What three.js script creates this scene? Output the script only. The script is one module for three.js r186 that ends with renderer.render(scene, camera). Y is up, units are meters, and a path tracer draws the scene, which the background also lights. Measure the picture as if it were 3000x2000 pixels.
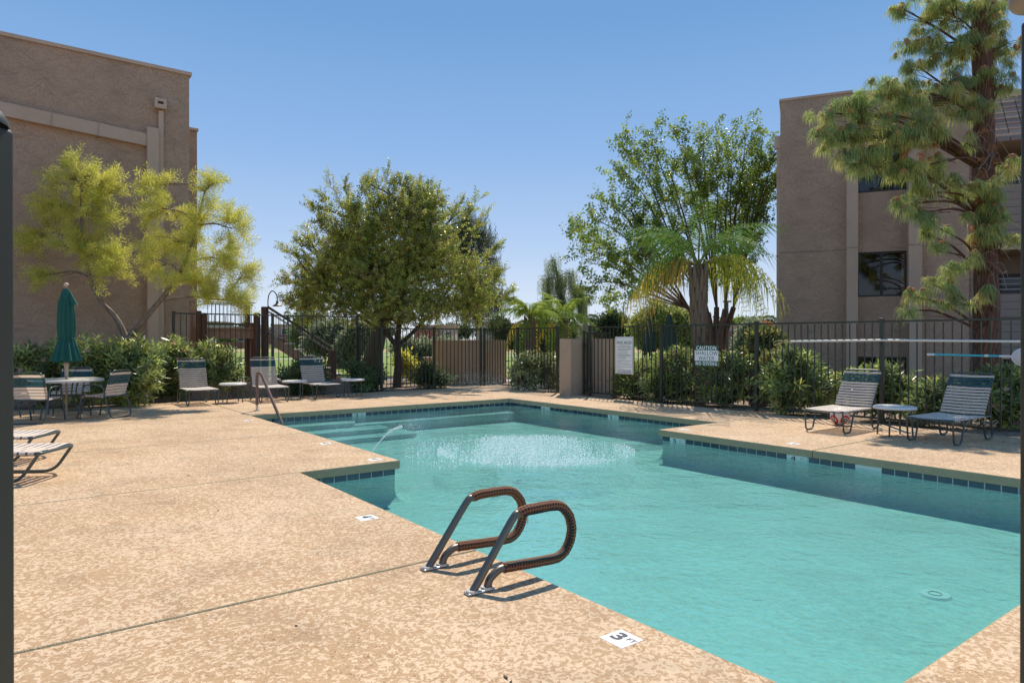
import * as THREE from 'three';
import { mergeGeometries } from 'three/addons/utils/BufferGeometryUtils.js';
import { RoundedBoxGeometry } from 'three/addons/geometries/RoundedBoxGeometry.js';

// ---------------------------------------------------------------- camera, sky, sun, exposure
const scene = new THREE.Scene();
const EYE = 1.45, HORIZON = 994, FOCAL = 2000;            // photograph pixels (3000 x 2000)
const camera = new THREE.PerspectiveCamera(53.13, 1024 / 682, 0.05, 6000);
camera.position.set(0, EYE, 0);
camera.rotation.x = -Math.atan((1000 - HORIZON) / FOCAL);
camera.focus = 11; camera.userData.fStop = 16;
const renderer = new THREE.WebGLRenderer({ antialias: true });
renderer.toneMapping = THREE.LinearToneMapping;
renderer.toneMappingExposure = 1.1;
renderer.shadowMap.enabled = true;
{
  const w = 512, h = 256, data = new Float32Array(w * h * 4);
  const stops = [[-90, .30, .25, .20], [-4, .36, .33, .30], [0, .74, .81, .88], [3, .62, .72, .86], [8, .42, .575, .82], [15, .265, .445, .75], [25, .157, .335, .635], [45, .138, .305, .595], [90, .125, .28, .555]];
  for (let j = 0; j < h; j++) {
    const el = ((j + .5) / h - .5) * 180;
    let k = 0; while (k < stops.length - 2 && el > stops[k + 1][0]) k++;
    const A = stops[k], B = stops[k + 1], f = Math.min(1, Math.max(0, (el - A[0]) / (B[0] - A[0])));
    for (let i = 0; i < w; i++) for (let c = 0; c < 4; c++) data[(j * w + i) * 4 + c] = c === 3 ? 1 : A[c + 1] + (B[c + 1] - A[c + 1]) * f;
  }
  const sky = new THREE.DataTexture(data, w, h, THREE.RGBAFormat, THREE.FloatType);
  sky.mapping = THREE.EquirectangularReflectionMapping; sky.magFilter = THREE.LinearFilter; sky.minFilter = THREE.LinearFilter; sky.needsUpdate = true;
  scene.background = sky; scene.environment = sky;
}
const SUN_AZ = 11.5 * Math.PI / 180, SUN_EL = 55 * Math.PI / 180;
const sun = new THREE.DirectionalLight(0xffffff, 4.9);
sun.color.setRGB(1, .92, .785);
sun.position.set(Math.sin(SUN_AZ) * Math.cos(SUN_EL), Math.sin(SUN_EL), -Math.cos(SUN_AZ) * Math.cos(SUN_EL)).multiplyScalar(60).add(new THREE.Vector3(0, 0, -14));
sun.target.position.set(0, 0, -14); sun.castShadow = true;
Object.assign(sun.shadow.camera, { left: -30, right: 30, top: 30, bottom: -30, near: 1, far: 140 });
sun.shadow.mapSize.set(4096, 4096);
scene.add(sun, sun.target);

// ---------------------------------------------------------------- helpers
let seed = 12345;
const rnd = () => { seed |= 0; seed = (seed + 0x6D2B79F5) | 0; let t = Math.imul(seed ^ (seed >>> 15), 1 | seed); t = (t + Math.imul(t ^ (t >>> 7), 61 | t)) ^ t; return ((t ^ (t >>> 14)) >>> 0) / 4294967296; };
const rr = (a, b) => a + (b - a) * rnd();
const V = (x, y, z) => new THREE.Vector3(x, y, z);
const lin = (r, g, b) => new THREE.Color().setRGB(r, g, b);
// a photograph pixel at a known depth (metres in front of the camera) or on a level plane
const W = (px, py, d) => V((px - 1500) / FOCAL * d, EYE + (HORIZON - py) / FOCAL * d, -d);
const G = (px, py, y = 0) => W(px, py, (EYE - y) * FOCAL / (py - HORIZON));
// pool axes: s runs to the back left, t to the back right
const AX = -.6025, AZ = -.798, ROT = Math.atan2(.6025, .798);
const P = (s, t, y = 0) => V(s * AX - t * AZ, y, s * AZ + t * AX);
const used = {};
function numbered(n) { const k = used[n] = (used[n] ?? -1) + 1; return k ? `${n}_${String(k).padStart(3, '0')}` : n; }
function mesh(name, geo, mat, parent) { const m = new THREE.Mesh(geo, mat); m.name = name; m.castShadow = m.receiveShadow = true; (parent ?? scene).add(m); return m; }
function tag(o, label, category, group, kind) { if (label) o.userData.label = label; if (category) o.userData.category = category; if (group) o.userData.group = group; if (kind) o.userData.kind = kind; o.name = numbered(o.name); return o; }
function thing(name, label, category, pos = [0, 0, 0], turn = 0, group) { const o = new THREE.Group(); o.name = name; if (pos.isVector3) o.position.copy(pos); else o.position.set(...pos); o.rotation.y = turn; scene.add(o); return tag(o, label, category, group); }
function structure(o, label, category) { return tag(o, label, category, undefined, 'structure'); }
function copy(o, label, pos, turn) { const c = o.clone(); c.name = numbered(o.name.replace(/_\d{3}$/, '')); c.userData = { ...o.userData, label: label ?? o.userData.label }; scene.add(c); if (pos) c.position.copy(pos); if (turn !== undefined) c.rotation.y = turn; return c; }
function mat(r, g, b, rough = .8, extra = {}) { const m = new THREE.MeshPhysicalMaterial({ roughness: rough, ...extra }); m.color.setRGB(r, g, b); return m; }

// box with uv in metres
function boxGeo(w, h, d, x = 0, y = 0, z = 0) {
  const g = new THREE.BoxGeometry(w, h, d), uv = g.attributes.uv, p = g.attributes.position, n = g.attributes.normal;
  for (let i = 0; i < uv.count; i++) {
    const X = p.getX(i) + x, Y = p.getY(i) + y, Z = p.getZ(i) + z;
    if (Math.abs(n.getX(i)) > .5) uv.setXY(i, Z, Y); else if (Math.abs(n.getY(i)) > .5) uv.setXY(i, X, Z); else uv.setXY(i, X, Y);
  }
  return g.translate(x, y, z);
}
// tubes merged into one geometry
class Tubes {
  constructor() { this.p = []; this.n = []; this.u = []; this.i = []; }
  add(pts, radii, sides = 8, closedEnds = true, rough = 0) {
    const N = pts.length, base = this.p.length / 3; let up = V(0, 1, 0), prev = null, len = 0;
    for (let k = 0; k < N; k++) {
      const t = V().subVectors(pts[Math.min(N - 1, k + 1)], pts[Math.max(0, k - 1)]); if (t.lengthSq() < 1e-12) t.set(0, 1, 0); t.normalize();
      let x; if (!prev) { x = Math.abs(t.y) > .9 ? V(1, 0, 0) : V(0, 1, 0); } else x = prev.clone();
      x.addScaledVector(t, -x.dot(t)); if (x.lengthSq() < 1e-8) x.set(t.y, -t.x, 0); x.normalize(); prev = x;
      const y = V().crossVectors(t, x), r0 = Array.isArray(radii) ? radii[k] : radii;
      if (k) len += pts[k].distanceTo(pts[k - 1]);
      for (let j = 0; j <= sides; j++) {
        const a = j / sides * Math.PI * 2, c = Math.cos(a), s = Math.sin(a), r = r0 * (1 + rough * Math.sin(a * 3 + k * 1.7) * .5 + rough * Math.sin(a * 5 - k * .9) * .5);
        const nx = x.x * c + y.x * s, ny = x.y * c + y.y * s, nz = x.z * c + y.z * s;
        this.p.push(pts[k].x + nx * r, pts[k].y + ny * r, pts[k].z + nz * r); this.n.push(nx, ny, nz); this.u.push(a * r0, len);
      }
    }
    const R = sides + 1;
    for (let k = 0; k < N - 1; k++) for (let j = 0; j < sides; j++) { const a = base + k * R + j, b = a + 1, c = a + R, d = c + 1; this.i.push(a, b, c, b, d, c); }
    if (closedEnds) for (const [k, f] of [[0, -1], [N - 1, 1]]) {
      const c0 = this.p.length / 3, t = V().subVectors(pts[k], pts[k === 0 ? 1 : N - 2]).normalize();
      this.p.push(pts[k].x, pts[k].y, pts[k].z); this.n.push(t.x, t.y, t.z); this.u.push(0, 0);
      for (let j = 0; j <= sides; j++) { const o = (base + k * R + j) * 3; this.p.push(this.p[o], this.p[o + 1], this.p[o + 2]); this.n.push(t.x, t.y, t.z); this.u.push(0, 0); }
      for (let j = 0; j < sides; j++) f > 0 ? this.i.push(c0, c0 + 1 + j, c0 + 2 + j) : this.i.push(c0, c0 + 2 + j, c0 + 1 + j);
    }
    return this;
  }
  geo() {
    const g = new THREE.BufferGeometry();
    g.setAttribute('position', new THREE.Float32BufferAttribute(this.p, 3)); g.setAttribute('normal', new THREE.Float32BufferAttribute(this.n, 3)); g.setAttribute('uv', new THREE.Float32BufferAttribute(this.u, 2)); g.setIndex(this.i); return g;
  }
}
const curve = (pts, n) => new THREE.CatmullRomCurve3(pts, false, 'centripetal').getPoints(n);
// polyline whose corners are rounded with radius r
function bend(pts, r, seg = 5) {
  const out = [pts[0].clone()];
  for (let i = 1; i < pts.length - 1; i++) {
    const a = V().subVectors(pts[i - 1], pts[i]), b = V().subVectors(pts[i + 1], pts[i]), la = a.length(), lb = b.length(), q = Math.min(r, la * .48, lb * .48);
    const A = pts[i].clone().addScaledVector(a, q / la), B = pts[i].clone().addScaledVector(b, q / lb);
    for (let k = 0; k <= seg; k++) { const f = k / seg; out.push(V().addScaledVector(A, (1 - f) * (1 - f)).addScaledVector(pts[i], 2 * f * (1 - f)).addScaledVector(B, f * f)); }
  }
  out.push(pts[pts.length - 1].clone()); return out;
}
const tubeGeo = (pts, r, sides = 8) => new Tubes().add(pts, r, sides).geo();

// ---------------------------------------------------------------- noise and textures
function lattice(n, s) { let q = s; const a = new Float32Array(n * n); for (let i = 0; i < n * n; i++) { q = (Math.imul(q, 1664525) + 1013904223) | 0; a[i] = ((q >>> 8) & 0xffff) / 65535; } return a; }
const lats = new Map();
function vnoise(x, y, per, s) {   // tileable value noise, x and y in 0..1
  const key = s * 4096 + per; let L = lats.get(key); if (!L) lats.set(key, L = lattice(per, s * 7919 + per * 31 + 17));
  x *= per; y *= per; const xi = Math.floor(x), yi = Math.floor(y), fx = x - xi, fy = y - yi, u = fx * fx * (3 - 2 * fx), v = fy * fy * (3 - 2 * fy);
  const m = (a) => ((a % per) + per) % per, x0 = m(xi), x1 = m(xi + 1), y0 = m(yi) * per, y1 = m(yi + 1) * per;
  return (L[y0 + x0] * (1 - u) + L[y0 + x1] * u) * (1 - v) + (L[y1 + x0] * (1 - u) + L[y1 + x1] * u) * v;
}
function fbm(x, y, per, oct, s, gain = .5) { let a = 0, w = 1, t = 0; for (let o = 0; o < oct; o++) { a += w * vnoise(x, y, per << o, s + o); t += w; w *= gain; } return a / t; }
const sm = (a, b, x) => { const t = Math.min(1, Math.max(0, (x - a) / (b - a))); return t * t * (3 - 2 * t); };
function tex(n, f, srgb, m = n) {   // f(u, v) gives [r, g, b] (linear when srgb) or a single height
  const d = new Uint8Array(n * m * 4), e = (c) => 255 * (c <= .0031308 ? 12.92 * c : 1.055 * Math.pow(c, 1 / 2.4) - .055);
  for (let j = 0; j < m; j++) for (let i = 0; i < n; i++) {
    const c = f(i / n, j / m), k = (j * n + i) * 4;
    if (typeof c === 'number') d[k] = d[k + 1] = d[k + 2] = Math.max(0, Math.min(255, c * 255)); else for (let q = 0; q < 3; q++) d[k + q] = Math.max(0, Math.min(255, srgb ? e(Math.max(0, c[q])) : c[q] * 255));
    d[k + 3] = 255;
  }
  const t = new THREE.DataTexture(d, n, m); t.wrapS = t.wrapT = THREE.RepeatWrapping; t.magFilter = THREE.LinearFilter; t.minFilter = THREE.LinearMipmapLinearFilter; t.generateMipmaps = true;
  if (srgb) t.colorSpace = THREE.SRGBColorSpace; t.needsUpdate = true; return t;
}
const every = (t, metres, my = metres) => { const c = t.clone(); c.repeat.set(1 / metres, 1 / my); c.needsUpdate = true; return c; };
const mix3 = (a, b, f) => [a[0] + (b[0] - a[0]) * f, a[1] + (b[1] - a[1]) * f, a[2] + (b[2] - a[2]) * f];

// deck: knocked-down lace finish, pale islands over tan with a brown network
const deckH = new Float32Array(2048 * 2048);
const deckTex = tex(2048, (u, v) => {
  const wx = (fbm(u, v, 64, 3, 3) - .5) * .013, wy = (fbm(u, v, 64, 3, 9) - .5) * .013;
  const isl = fbm(u + wx, v + wy, 210, 3, 21, .66), patch = fbm(u, v, 7, 4, 41);
  const ridge = 1 - Math.abs(fbm(u + wy, v + wx, 256, 2, 55, .6) - .5) * 2;
  const l = sm(.475, .53, isl + (patch - .5) * .25), net = sm(.84, .975, ridge) * (1 - l * .6) * (.35 + .65 * sm(.42, .62, fbm(u, v, 26, 3, 66)));
  const edge = sm(.44, .49, isl + (patch - .5) * .25) * (1 - sm(.50, .56, isl + (patch - .5) * .25));
  let c = mix3([.445, .280, .150], [.622, .447, .288], l);
  c = mix3(c, [.25, .125, .05], net * .85); c = mix3(c, [.30, .155, .065], edge * .38);
  const g = .95 + .1 * vnoise(u, v, 1024, 77), st = .84 + .32 * fbm(u, v, 3, 5, 88) - .10 * sm(.60, .66, fbm(u, v, 9, 4, 95));
  deckH[Math.round(v * 2048) * 2048 + Math.round(u * 2048)] = l * .8 - net * .25 + .12 * vnoise(u, v, 512, 5);
  return [c[0] * g * st, c[1] * g * st, c[2] * g * st];
}, true);
const deckBump = tex(1024, (u, v) => .2 + .65 * deckH[Math.round(v * 2048) * 2048 + Math.round(u * 2048)], false);
const deckMat = mat(1, 1, 1, .82, { map: every(deckTex, 3.4), bumpMap: every(deckBump, 3.4), bumpScale: .0022 });

// trowelled stucco
const stucH = (u, v) => { const w = (fbm(u, v, 5, 4, 12) - .5) * .3, q = (fbm(u, v, 7, 4, 13) - .5) * .3, x = u + w, y = v + q, n = fbm(x, y, 9, 2, 31), k = 1 - Math.abs(vnoise(x * 2 + y, y * 5 - x, 9, 8) * .55 + vnoise(x * 3 - y, y * 7 + x * 2, 13, 18) * .45 - .5) * 2; return .35 * n + .4 * Math.pow(k, 5) + .25 * fbm(u, v, 90, 2, 61); };
const stuccoBump = tex(1024, (u, v) => stucH(u, v), false);
const stuccoTex = tex(1024, (u, v) => { const a = .86 + .22 * fbm(u, v, 4, 5, 71) + .1 * (stucH(u, v) - .4), b = .97 + .06 * vnoise(u, v, 512, 2); return [.98 * a * b, .97 * a * b, .96 * a * b]; }, true);
const stucco = (r, g, b, k = .028) => mat(r, g, b, .93, { map: every(stuccoTex, 2.3), bumpMap: every(stuccoBump, 2.3), bumpScale: k });
const M = {};
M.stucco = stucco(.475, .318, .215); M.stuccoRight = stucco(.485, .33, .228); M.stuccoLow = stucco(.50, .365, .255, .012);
M.trim = mat(.56, .40, .285, .75, { map: every(stuccoTex, 3.1) });
const barkTex = tex(512, (u, v) => { const w = (fbm(u, v, 8, 3, 5) - .5) * .1, k = Math.abs(vnoise(u * 2 + w, v * .5 + w, 14, 6) - .5) * 2, a = .45 + .8 * k + .25 * (fbm(u, v, 40, 3, 8) - .5); return [a, a, a]; }, true);
const barkBump = tex(512, (u, v) => { const w = (fbm(u, v, 8, 3, 5) - .5) * .1, k = Math.abs(vnoise(u * 2 + w, v * .5 + w, 14, 6) - .5) * 2; return .2 + .6 * k + .2 * fbm(u, v, 40, 3, 8); }, false);
const bark = (r, g, b, bump = .02, m = .6) => mat(r, g, b, .92, { map: every(barkTex, m, m * 2), bumpMap: every(barkBump, m, m * 2), bumpScale: bump });
const grainTex = tex(512, (u, v) => { const w = (fbm(u, v, 4, 3, 15) - .5) * .06, a = .72 + .5 * (vnoise(u + w, v * .06 + w, 90, 3) * .6 + vnoise(u, v * .1, 200, 4) * .4) - .1 + .2 * (fbm(u, v, 6, 3, 33) - .5); return [a, a * .97, a * .95]; }, true);
M.log = mat(.125, .062, .038, .85, { map: every(grainTex, .7) });
M.beam = mat(.42, .27, .175, .85, { map: every(grainTex, .9) });
const grassTex = tex(1024, (u, v) => { const a = .6 + .8 * fbm(u, v, 200, 3, 19), b = fbm(u, v, 6, 4, 28); return [(.125 + .10 * b) * a, (.20 + .07 * b) * a, .035 * a]; }, true);
const litterTex = tex(1024, (u, v) => { const n = fbm(u, v, 90, 4, 44, .6), k = sm(.42, .66, n), b = fbm(u, v, 6, 3, 52), l = sm(.62, .72, vnoise(u, v, 150, 81)); let c = mix3([.11, .075, .05], [.34, .25, .185], k); c = mix3(c, [.42, .30, .2], l * .7); return [c[0] * (.75 + .5 * b), c[1] * (.75 + .5 * b), c[2] * (.75 + .5 * b)]; }, true);
M.litter = mat(1, 1, 1, .95, { map: every(litterTex, 2.4), bumpMap: every(litterTex, 2.4), bumpScale: .012 });
M.fence = mat(.042, .044, .029, .5); M.fenceDark = mat(.022, .027, .022, .5);
M.frame = mat(.045, .068, .066, .36, { clearcoat: .3 }); M.strap = mat(.78, .645, .53, 1, { transmission: .32, thickness: 0, clearcoat: .3, clearcoatRoughness: .3 }); M.strapTeal = mat(.018, .085, .105, 1, { transmission: .3, thickness: 0, clearcoat: .3, clearcoatRoughness: .3 }); M.strapTan = mat(.60, .44, .29, .5); M.strapOlive = mat(.10, .105, .085, .5);
M.whiteTop = mat(.78, .73, .66, .35); M.metal = mat(.20, .165, .135, .42, { metalness: 1 }); M.plate = mat(.55, .54, .52, .35, { metalness: 1 });
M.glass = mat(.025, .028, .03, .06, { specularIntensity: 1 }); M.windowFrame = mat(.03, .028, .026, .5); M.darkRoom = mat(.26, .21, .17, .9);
M.concrete = mat(.42, .39, .36, .9, { map: every(stuccoTex, 1.7) });
// ---------------------------------------------------------------- ground, lawn, deck, pool
const S0 = 1.31, S1 = 7.35, S2 = 13.45, T0 = 2.64, T1 = 3.86, T2 = 8.51, T3 = 10.07;   // pool edges
function levelGeo(pts, y, holes = [], sub) {   // level sheet through world points, uv in metres
  const sh = new THREE.Shape(pts.map((p) => new THREE.Vector2(p.x, -p.z)));
  for (const h of holes) sh.holes.push(new THREE.Path(h.map((p) => new THREE.Vector2(p.x, -p.z))));
  const g = new THREE.ShapeGeometry(sh); g.rotateX(-Math.PI / 2); g.translate(0, y, 0); return g;
}
const poolOutline = (o) => [[S0 - o, T0 - o], [S1 + o, T0 - o], [S1 + o, T1 - o], [S2 + o, T1 - o], [S2 + o, T3 + o], [S1 - o, T3 + o], [S1 - o, T2 + o], [S0 - o, T2 + o]];
{
  const B = 3000, g = levelGeo([V(-B, 0, B), V(B, 0, B), V(B, 0, -B), V(-B, 0, -B)], -.04, [poolOutline(.12).map(([s, t]) => P(s, t))]);
  structure(mesh('ground', g, M.litter), 'brown leaf litter and bare soil around the pool deck', 'ground');
  const lawnMat = mat(1, 1, 1, .95, { map: every(grassTex, 5), bumpMap: every(grassTex, 5), bumpScale: .02 });
  structure(mesh('lawn', levelGeo([V(-900, 0, -25), V(-10, 0, -26), V(-4, 0, -27.5), V(6, 0, -27), V(900, 0, -25), V(900, 0, -900), V(-900, 0, -900)], -.032), lawnMat), 'mown green fairway beyond the pool fence', 'lawn');
  const dry = mat(.36, .27, .12, .95, { map: every(stuccoTex, 9), bumpMap: every(grassTex, 6), bumpScale: .02 });
  const shape = []; for (let i = 0; i <= 40; i++) shape.push(V(-200 + i * 10, 0, -78 + 5 * Math.sin(i * .7) + 3 * Math.sin(i * 1.9)));
  for (let i = 40; i >= 0; i--) shape.push(V(-200 + i * 10, 0, -104 + 4 * Math.sin(i * .5)));
  structure(mesh('dry_grass', levelGeo(shape, -.026), dry), 'strip of dry golden rough grass before the far houses', 'grass');
  const ribbon = (pts, w) => { const c = curve(pts, 60), L = [], R = []; c.forEach((p, i) => { const t = V().subVectors(c[Math.min(60, i + 1)], c[Math.max(0, i - 1)]).normalize(); L.push(V(p.x - t.z * w / 2, 0, p.z + t.x * w / 2)); R.unshift(V(p.x + t.z * w / 2, 0, p.z - t.x * w / 2)); }); return [...L, ...R]; };
  structure(mesh('cart_path', levelGeo(ribbon([V(-60, 0, -46), V(-22, 0, -49), V(-13, 0, -55), V(-16, 0, -60), V(-8, 0, -66), V(6, 0, -58), V(20, 0, -55), V(60, 0, -57)], 1.8), -.02), M.concrete), 'pale winding cart path across the fairway', 'path');
  structure(mesh('sidewalk', levelGeo(ribbon([V(-30, 0, -27), V(-8, 0, -25.6), V(-2, 0, -25), V(3, 0, -23.4), V(7, 0, -19.6), V(11.5, 0, -13.6), V(15, 0, -8)], 1.2), -.024), M.concrete), 'pale concrete walk behind the fence', 'path');
}
const copingMat = mat(.42, .33, .20, .88, { map: every(stuccoTex, .9), bumpMap: every(stuccoBump, .5), bumpScale: .006 });
// deck slabs with open joints
{
  const deck = structure(new THREE.Group()); deck.name = 'pool_deck'; scene.add(deck); Object.assign(deck.userData, { label: 'tan textured concrete deck with control joints around the pool', category: 'deck' });
  deck.rotation.y = ROT;                                   // local x = t, local z = -s
  const J = .006, slab = (s0, s1, t0, t1, e = [1, 1, 1, 1]) => {
    // e: which sides (s0, s1, t0, t1) meet a joint rather than the pool
    const b = .012, x0 = t0 + (e[2] ? J : 0), x1 = t1 - (e[3] ? J : 0), y0 = s0 + (e[0] ? J : 0), y1 = s1 - (e[1] ? J : 0);
    const sh = new THREE.Shape(); sh.moveTo(x0 + b, y0 + b); sh.lineTo(x1 - b, y0 + b); sh.lineTo(x1 - b, y1 - b); sh.lineTo(x0 + b, y1 - b); sh.closePath();
    const g = new THREE.ExtrudeGeometry(sh, { depth: .10 - 2 * b, bevelEnabled: true, bevelSize: b, bevelThickness: b, bevelSegments: 3, steps: 1 });
    g.translate(0, 0, -.10 + b); g.rotateX(-Math.PI / 2);
    mesh('deck_slab', g, [deckMat, copingMat], deck);
  };
  slab(-4, S0, -9, 12.05, [1, 0, 1, 1]); slab(S0, 3.9, -9, T0, [1, 1, 1, 0]); slab(3.9, S1, -9, T0, [1, 1, 1, 0]);
  slab(S1, 10.4, -9, T1, [0, 1, 1, 0]); slab(10.4, S2, -9, T1, [1, 1, 1, 0]); slab(S2, 17.25, -9, T1, [1, 1, 1, 1]); slab(S2, 17.25, T1, 7.5, [0, 1, 1, 1]); slab(S2, 17.25, 7.5, 12.05, [0, 1, 1, 1]);
  slab(S1, 10.4, T3, 12.05, [1, 1, 0, 1]); slab(10.4, S2, T3, 12.05, [1, 1, 0, 1]); slab(4.75, S1, T2, 12.05, [1, 0, 0, 1]); slab(S0, 4.75, T2, 12.05, [1, 1, 0, 1]);
}
// pool shell
const WATER = -.155, FLOOR = -.51, IN = .045;
{
  const plasterTex = tex(1024, (u, v) => { const a = .88 + .16 * fbm(u, v, 5, 5, 14) + .16 * (vnoise(u, v, 220, 9) - .5) + .1 * (vnoise(u, v, 90, 19) - .5), q = vnoise(u, v, 160, 29) - .5; return [(.97 + .2 * q) * a, a, (1 - .08 * q) * a]; }, true);  // pebble speckle and mottle, painted in place of sunlight ripples on the floor
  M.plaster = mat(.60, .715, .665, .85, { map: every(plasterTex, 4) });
  M.tile = [mat(.012, .042, .075, .12, { clearcoat: .6 }), mat(.010, .034, .062, .14, { clearcoat: .6 }), mat(.016, .055, .088, .12, { clearcoat: .6 })];
  M.grout = mat(.70, .72, .70, .8);
  const pool = structure(new THREE.Group()); pool.name = 'swimming_pool'; scene.add(pool); Object.assign(pool.userData, { label: 'stepped outline swimming pool shell of pale aqua plaster', category: 'pool' });
  const out = poolOutline(IN), pos = [], uv = [], idx = [];
  // walls: down to a cove, then the floor
  const cove = [[-.1, 0], [-.19, 0], [-.36, 0], [-.42, .012], [-.465, .04], [-.495, .09], [FLOOR, .18]];
  const rows = cove.map(([y, o]) => poolOutline(IN - o).map(([s, t]) => P(s, t, y)));
  const wallGeo = (a, b) => {
    const g = new THREE.BufferGeometry(), pp = [], uu = [], ii = []; let len = 0;
    for (let e = 0; e < 8; e++) {
      const f = (e + 1) % 8, L = rows[a][e].distanceTo(rows[a][f]), o = pp.length / 3;
      for (let r = a; r <= b; r++) { for (const [q, u] of [[e, 0], [f, L]]) { const p = rows[r][q]; pp.push(p.x, p.y, p.z); uu.push(len + u, p.y); } }
      for (let r = 0; r < b - a; r++) { const k = o + r * 2; ii.push(k, k + 1, k + 2, k + 1, k + 3, k + 2); }
      len += L;
    }
    g.setAttribute('position', new THREE.Float32BufferAttribute(pp, 3)); g.setAttribute('uv', new THREE.Float32BufferAttribute(uu, 2)); g.setIndex(ii); g.computeVertexNormals(); return g;
  };
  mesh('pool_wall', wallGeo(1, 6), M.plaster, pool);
  mesh('tile_backing', wallGeo(0, 1), M.grout, pool);
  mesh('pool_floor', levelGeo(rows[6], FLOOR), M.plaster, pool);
  // waterline tiles, six inches each, two courses of which one shows above the water
  const tg = new RoundedBoxGeometry(.141, .066, .012, 1, .003), runs = [[S2 + IN, T1 - IN, S2 + IN, T3 + IN, 1], [S2 + IN, T3 + IN, S1 - IN, T3 + IN, 1], [S1 - IN, T2 + IN, S0 - IN, T2 + IN, 1], [S1 + IN, T0 - IN, S1 + IN, T1 - IN, 1], [S1 - IN, T3 + IN, S1 - IN, T2 + IN, 1], [S0 - IN, T0 - IN, S1 + IN, T0 - IN, 1], [S1 + IN, T1 - IN, S2 + IN, T1 - IN, 1]];
  const marks = { '1:8': '4', '2:1': '5', '2:14': '4', '0:14': '3', '1:22': '5' };
  runs.forEach(([sa, ta, sb, tb], q) => {
    const L = Math.hypot(sb - sa, tb - ta), n = Math.floor(L / .1524), A = P(sa, ta), B = P(sb, tb), dir = V().subVectors(B, A).normalize(), inn = q === 0 || q === 3 || q === 4 ? P(-1, 0) : q === 1 || q === 2 ? P(0, -1) : P(0, 1);
    for (let k = 0; k < n; k++) {
      if (q === 2 && (k >= 20 && k < 22)) continue;        // skimmer mouth
      const key = `${q}:${k}`; if (marks[`${q}:${k - 1}`]) continue;
      const c = A.clone().addScaledVector(dir, (k + .5) * L / n).addScaledVector(inn, .004); c.y = -.139;
      if (marks[key]) {
        c.addScaledVector(dir, L / n / 2);
        const m = mesh('depth_marker', new THREE.PlaneGeometry(.29, .07), depthMat(marks[key]), pool); m.position.copy(c).addScaledVector(inn, .008); m.rotation.y = Math.atan2(inn.x, inn.z); continue;
      }
      const m = mesh('waterline_tile', tg, M.tile[(k * 7 + q * 3 + (k >> 2)) % 3], pool); m.position.copy(c); m.rotation.y = Math.atan2(inn.x, inn.z);
    }
  });
  // skimmer throat in the right-hand wall
  const sk = mesh('skimmer_mouth', boxGeo(.30, .07, .3), mat(.10, .22, .2, .6), pool); sk.position.copy(P(S1 - IN - 21 * .1524, T2 + IN + .155, -.14)); sk.rotation.y = ROT + Math.PI / 2;
  // bench along the far wall and two entry steps in the corner
  const step = (name, s0, s1, t0, t1, top, r) => {
    const sh = new THREE.Shape(); sh.moveTo(t0, -s1); sh.lineTo(t1, -s1); sh.lineTo(t1, -s0 - r); sh.absarc(t1 - r, -s0 - r, r, 0, Math.PI / 2); sh.lineTo(t0, -s0); sh.closePath();
    const g = new THREE.ExtrudeGeometry(sh, { depth: top - FLOOR - .02, bevelEnabled: true, bevelSize: .02, bevelThickness: .02, bevelSegments: 2, curveSegments: 8 });
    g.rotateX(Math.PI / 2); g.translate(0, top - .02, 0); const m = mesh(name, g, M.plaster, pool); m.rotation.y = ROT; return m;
  };
  step('bench', S2 - .42, S2 + .03, T1 - .02, T3 + .02, -.30, .02);
  step('entry_step', S2 - .46, S2 + .028, T1 - .018, T1 + 2.0, -.235, .2);
  step('entry_step', S2 - .95, S2 + .026, T1 - .016, T1 + 2.5, -.33, .2);
  step('entry_step', S2 - 1.4, S2 + .024, T1 - .014, T1 + 2.9, -.42, .2);
  for (const [px, py] of [[2742, 1745], [1522, 1412]]) { const m = mesh('drain_cover', new THREE.CylinderGeometry(.10, .115, .014, 28), mat(.72, .78, .74, .6), pool); m.position.copy(G(px, py, FLOOR)); m.position.y = FLOOR + .008; const gr = mesh('grate', new THREE.TorusGeometry(.045, .006, 6, 24), mat(.55, .64, .61, .6), m); gr.rotation.x = Math.PI / 2; gr.position.y = .008; }
}
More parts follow.
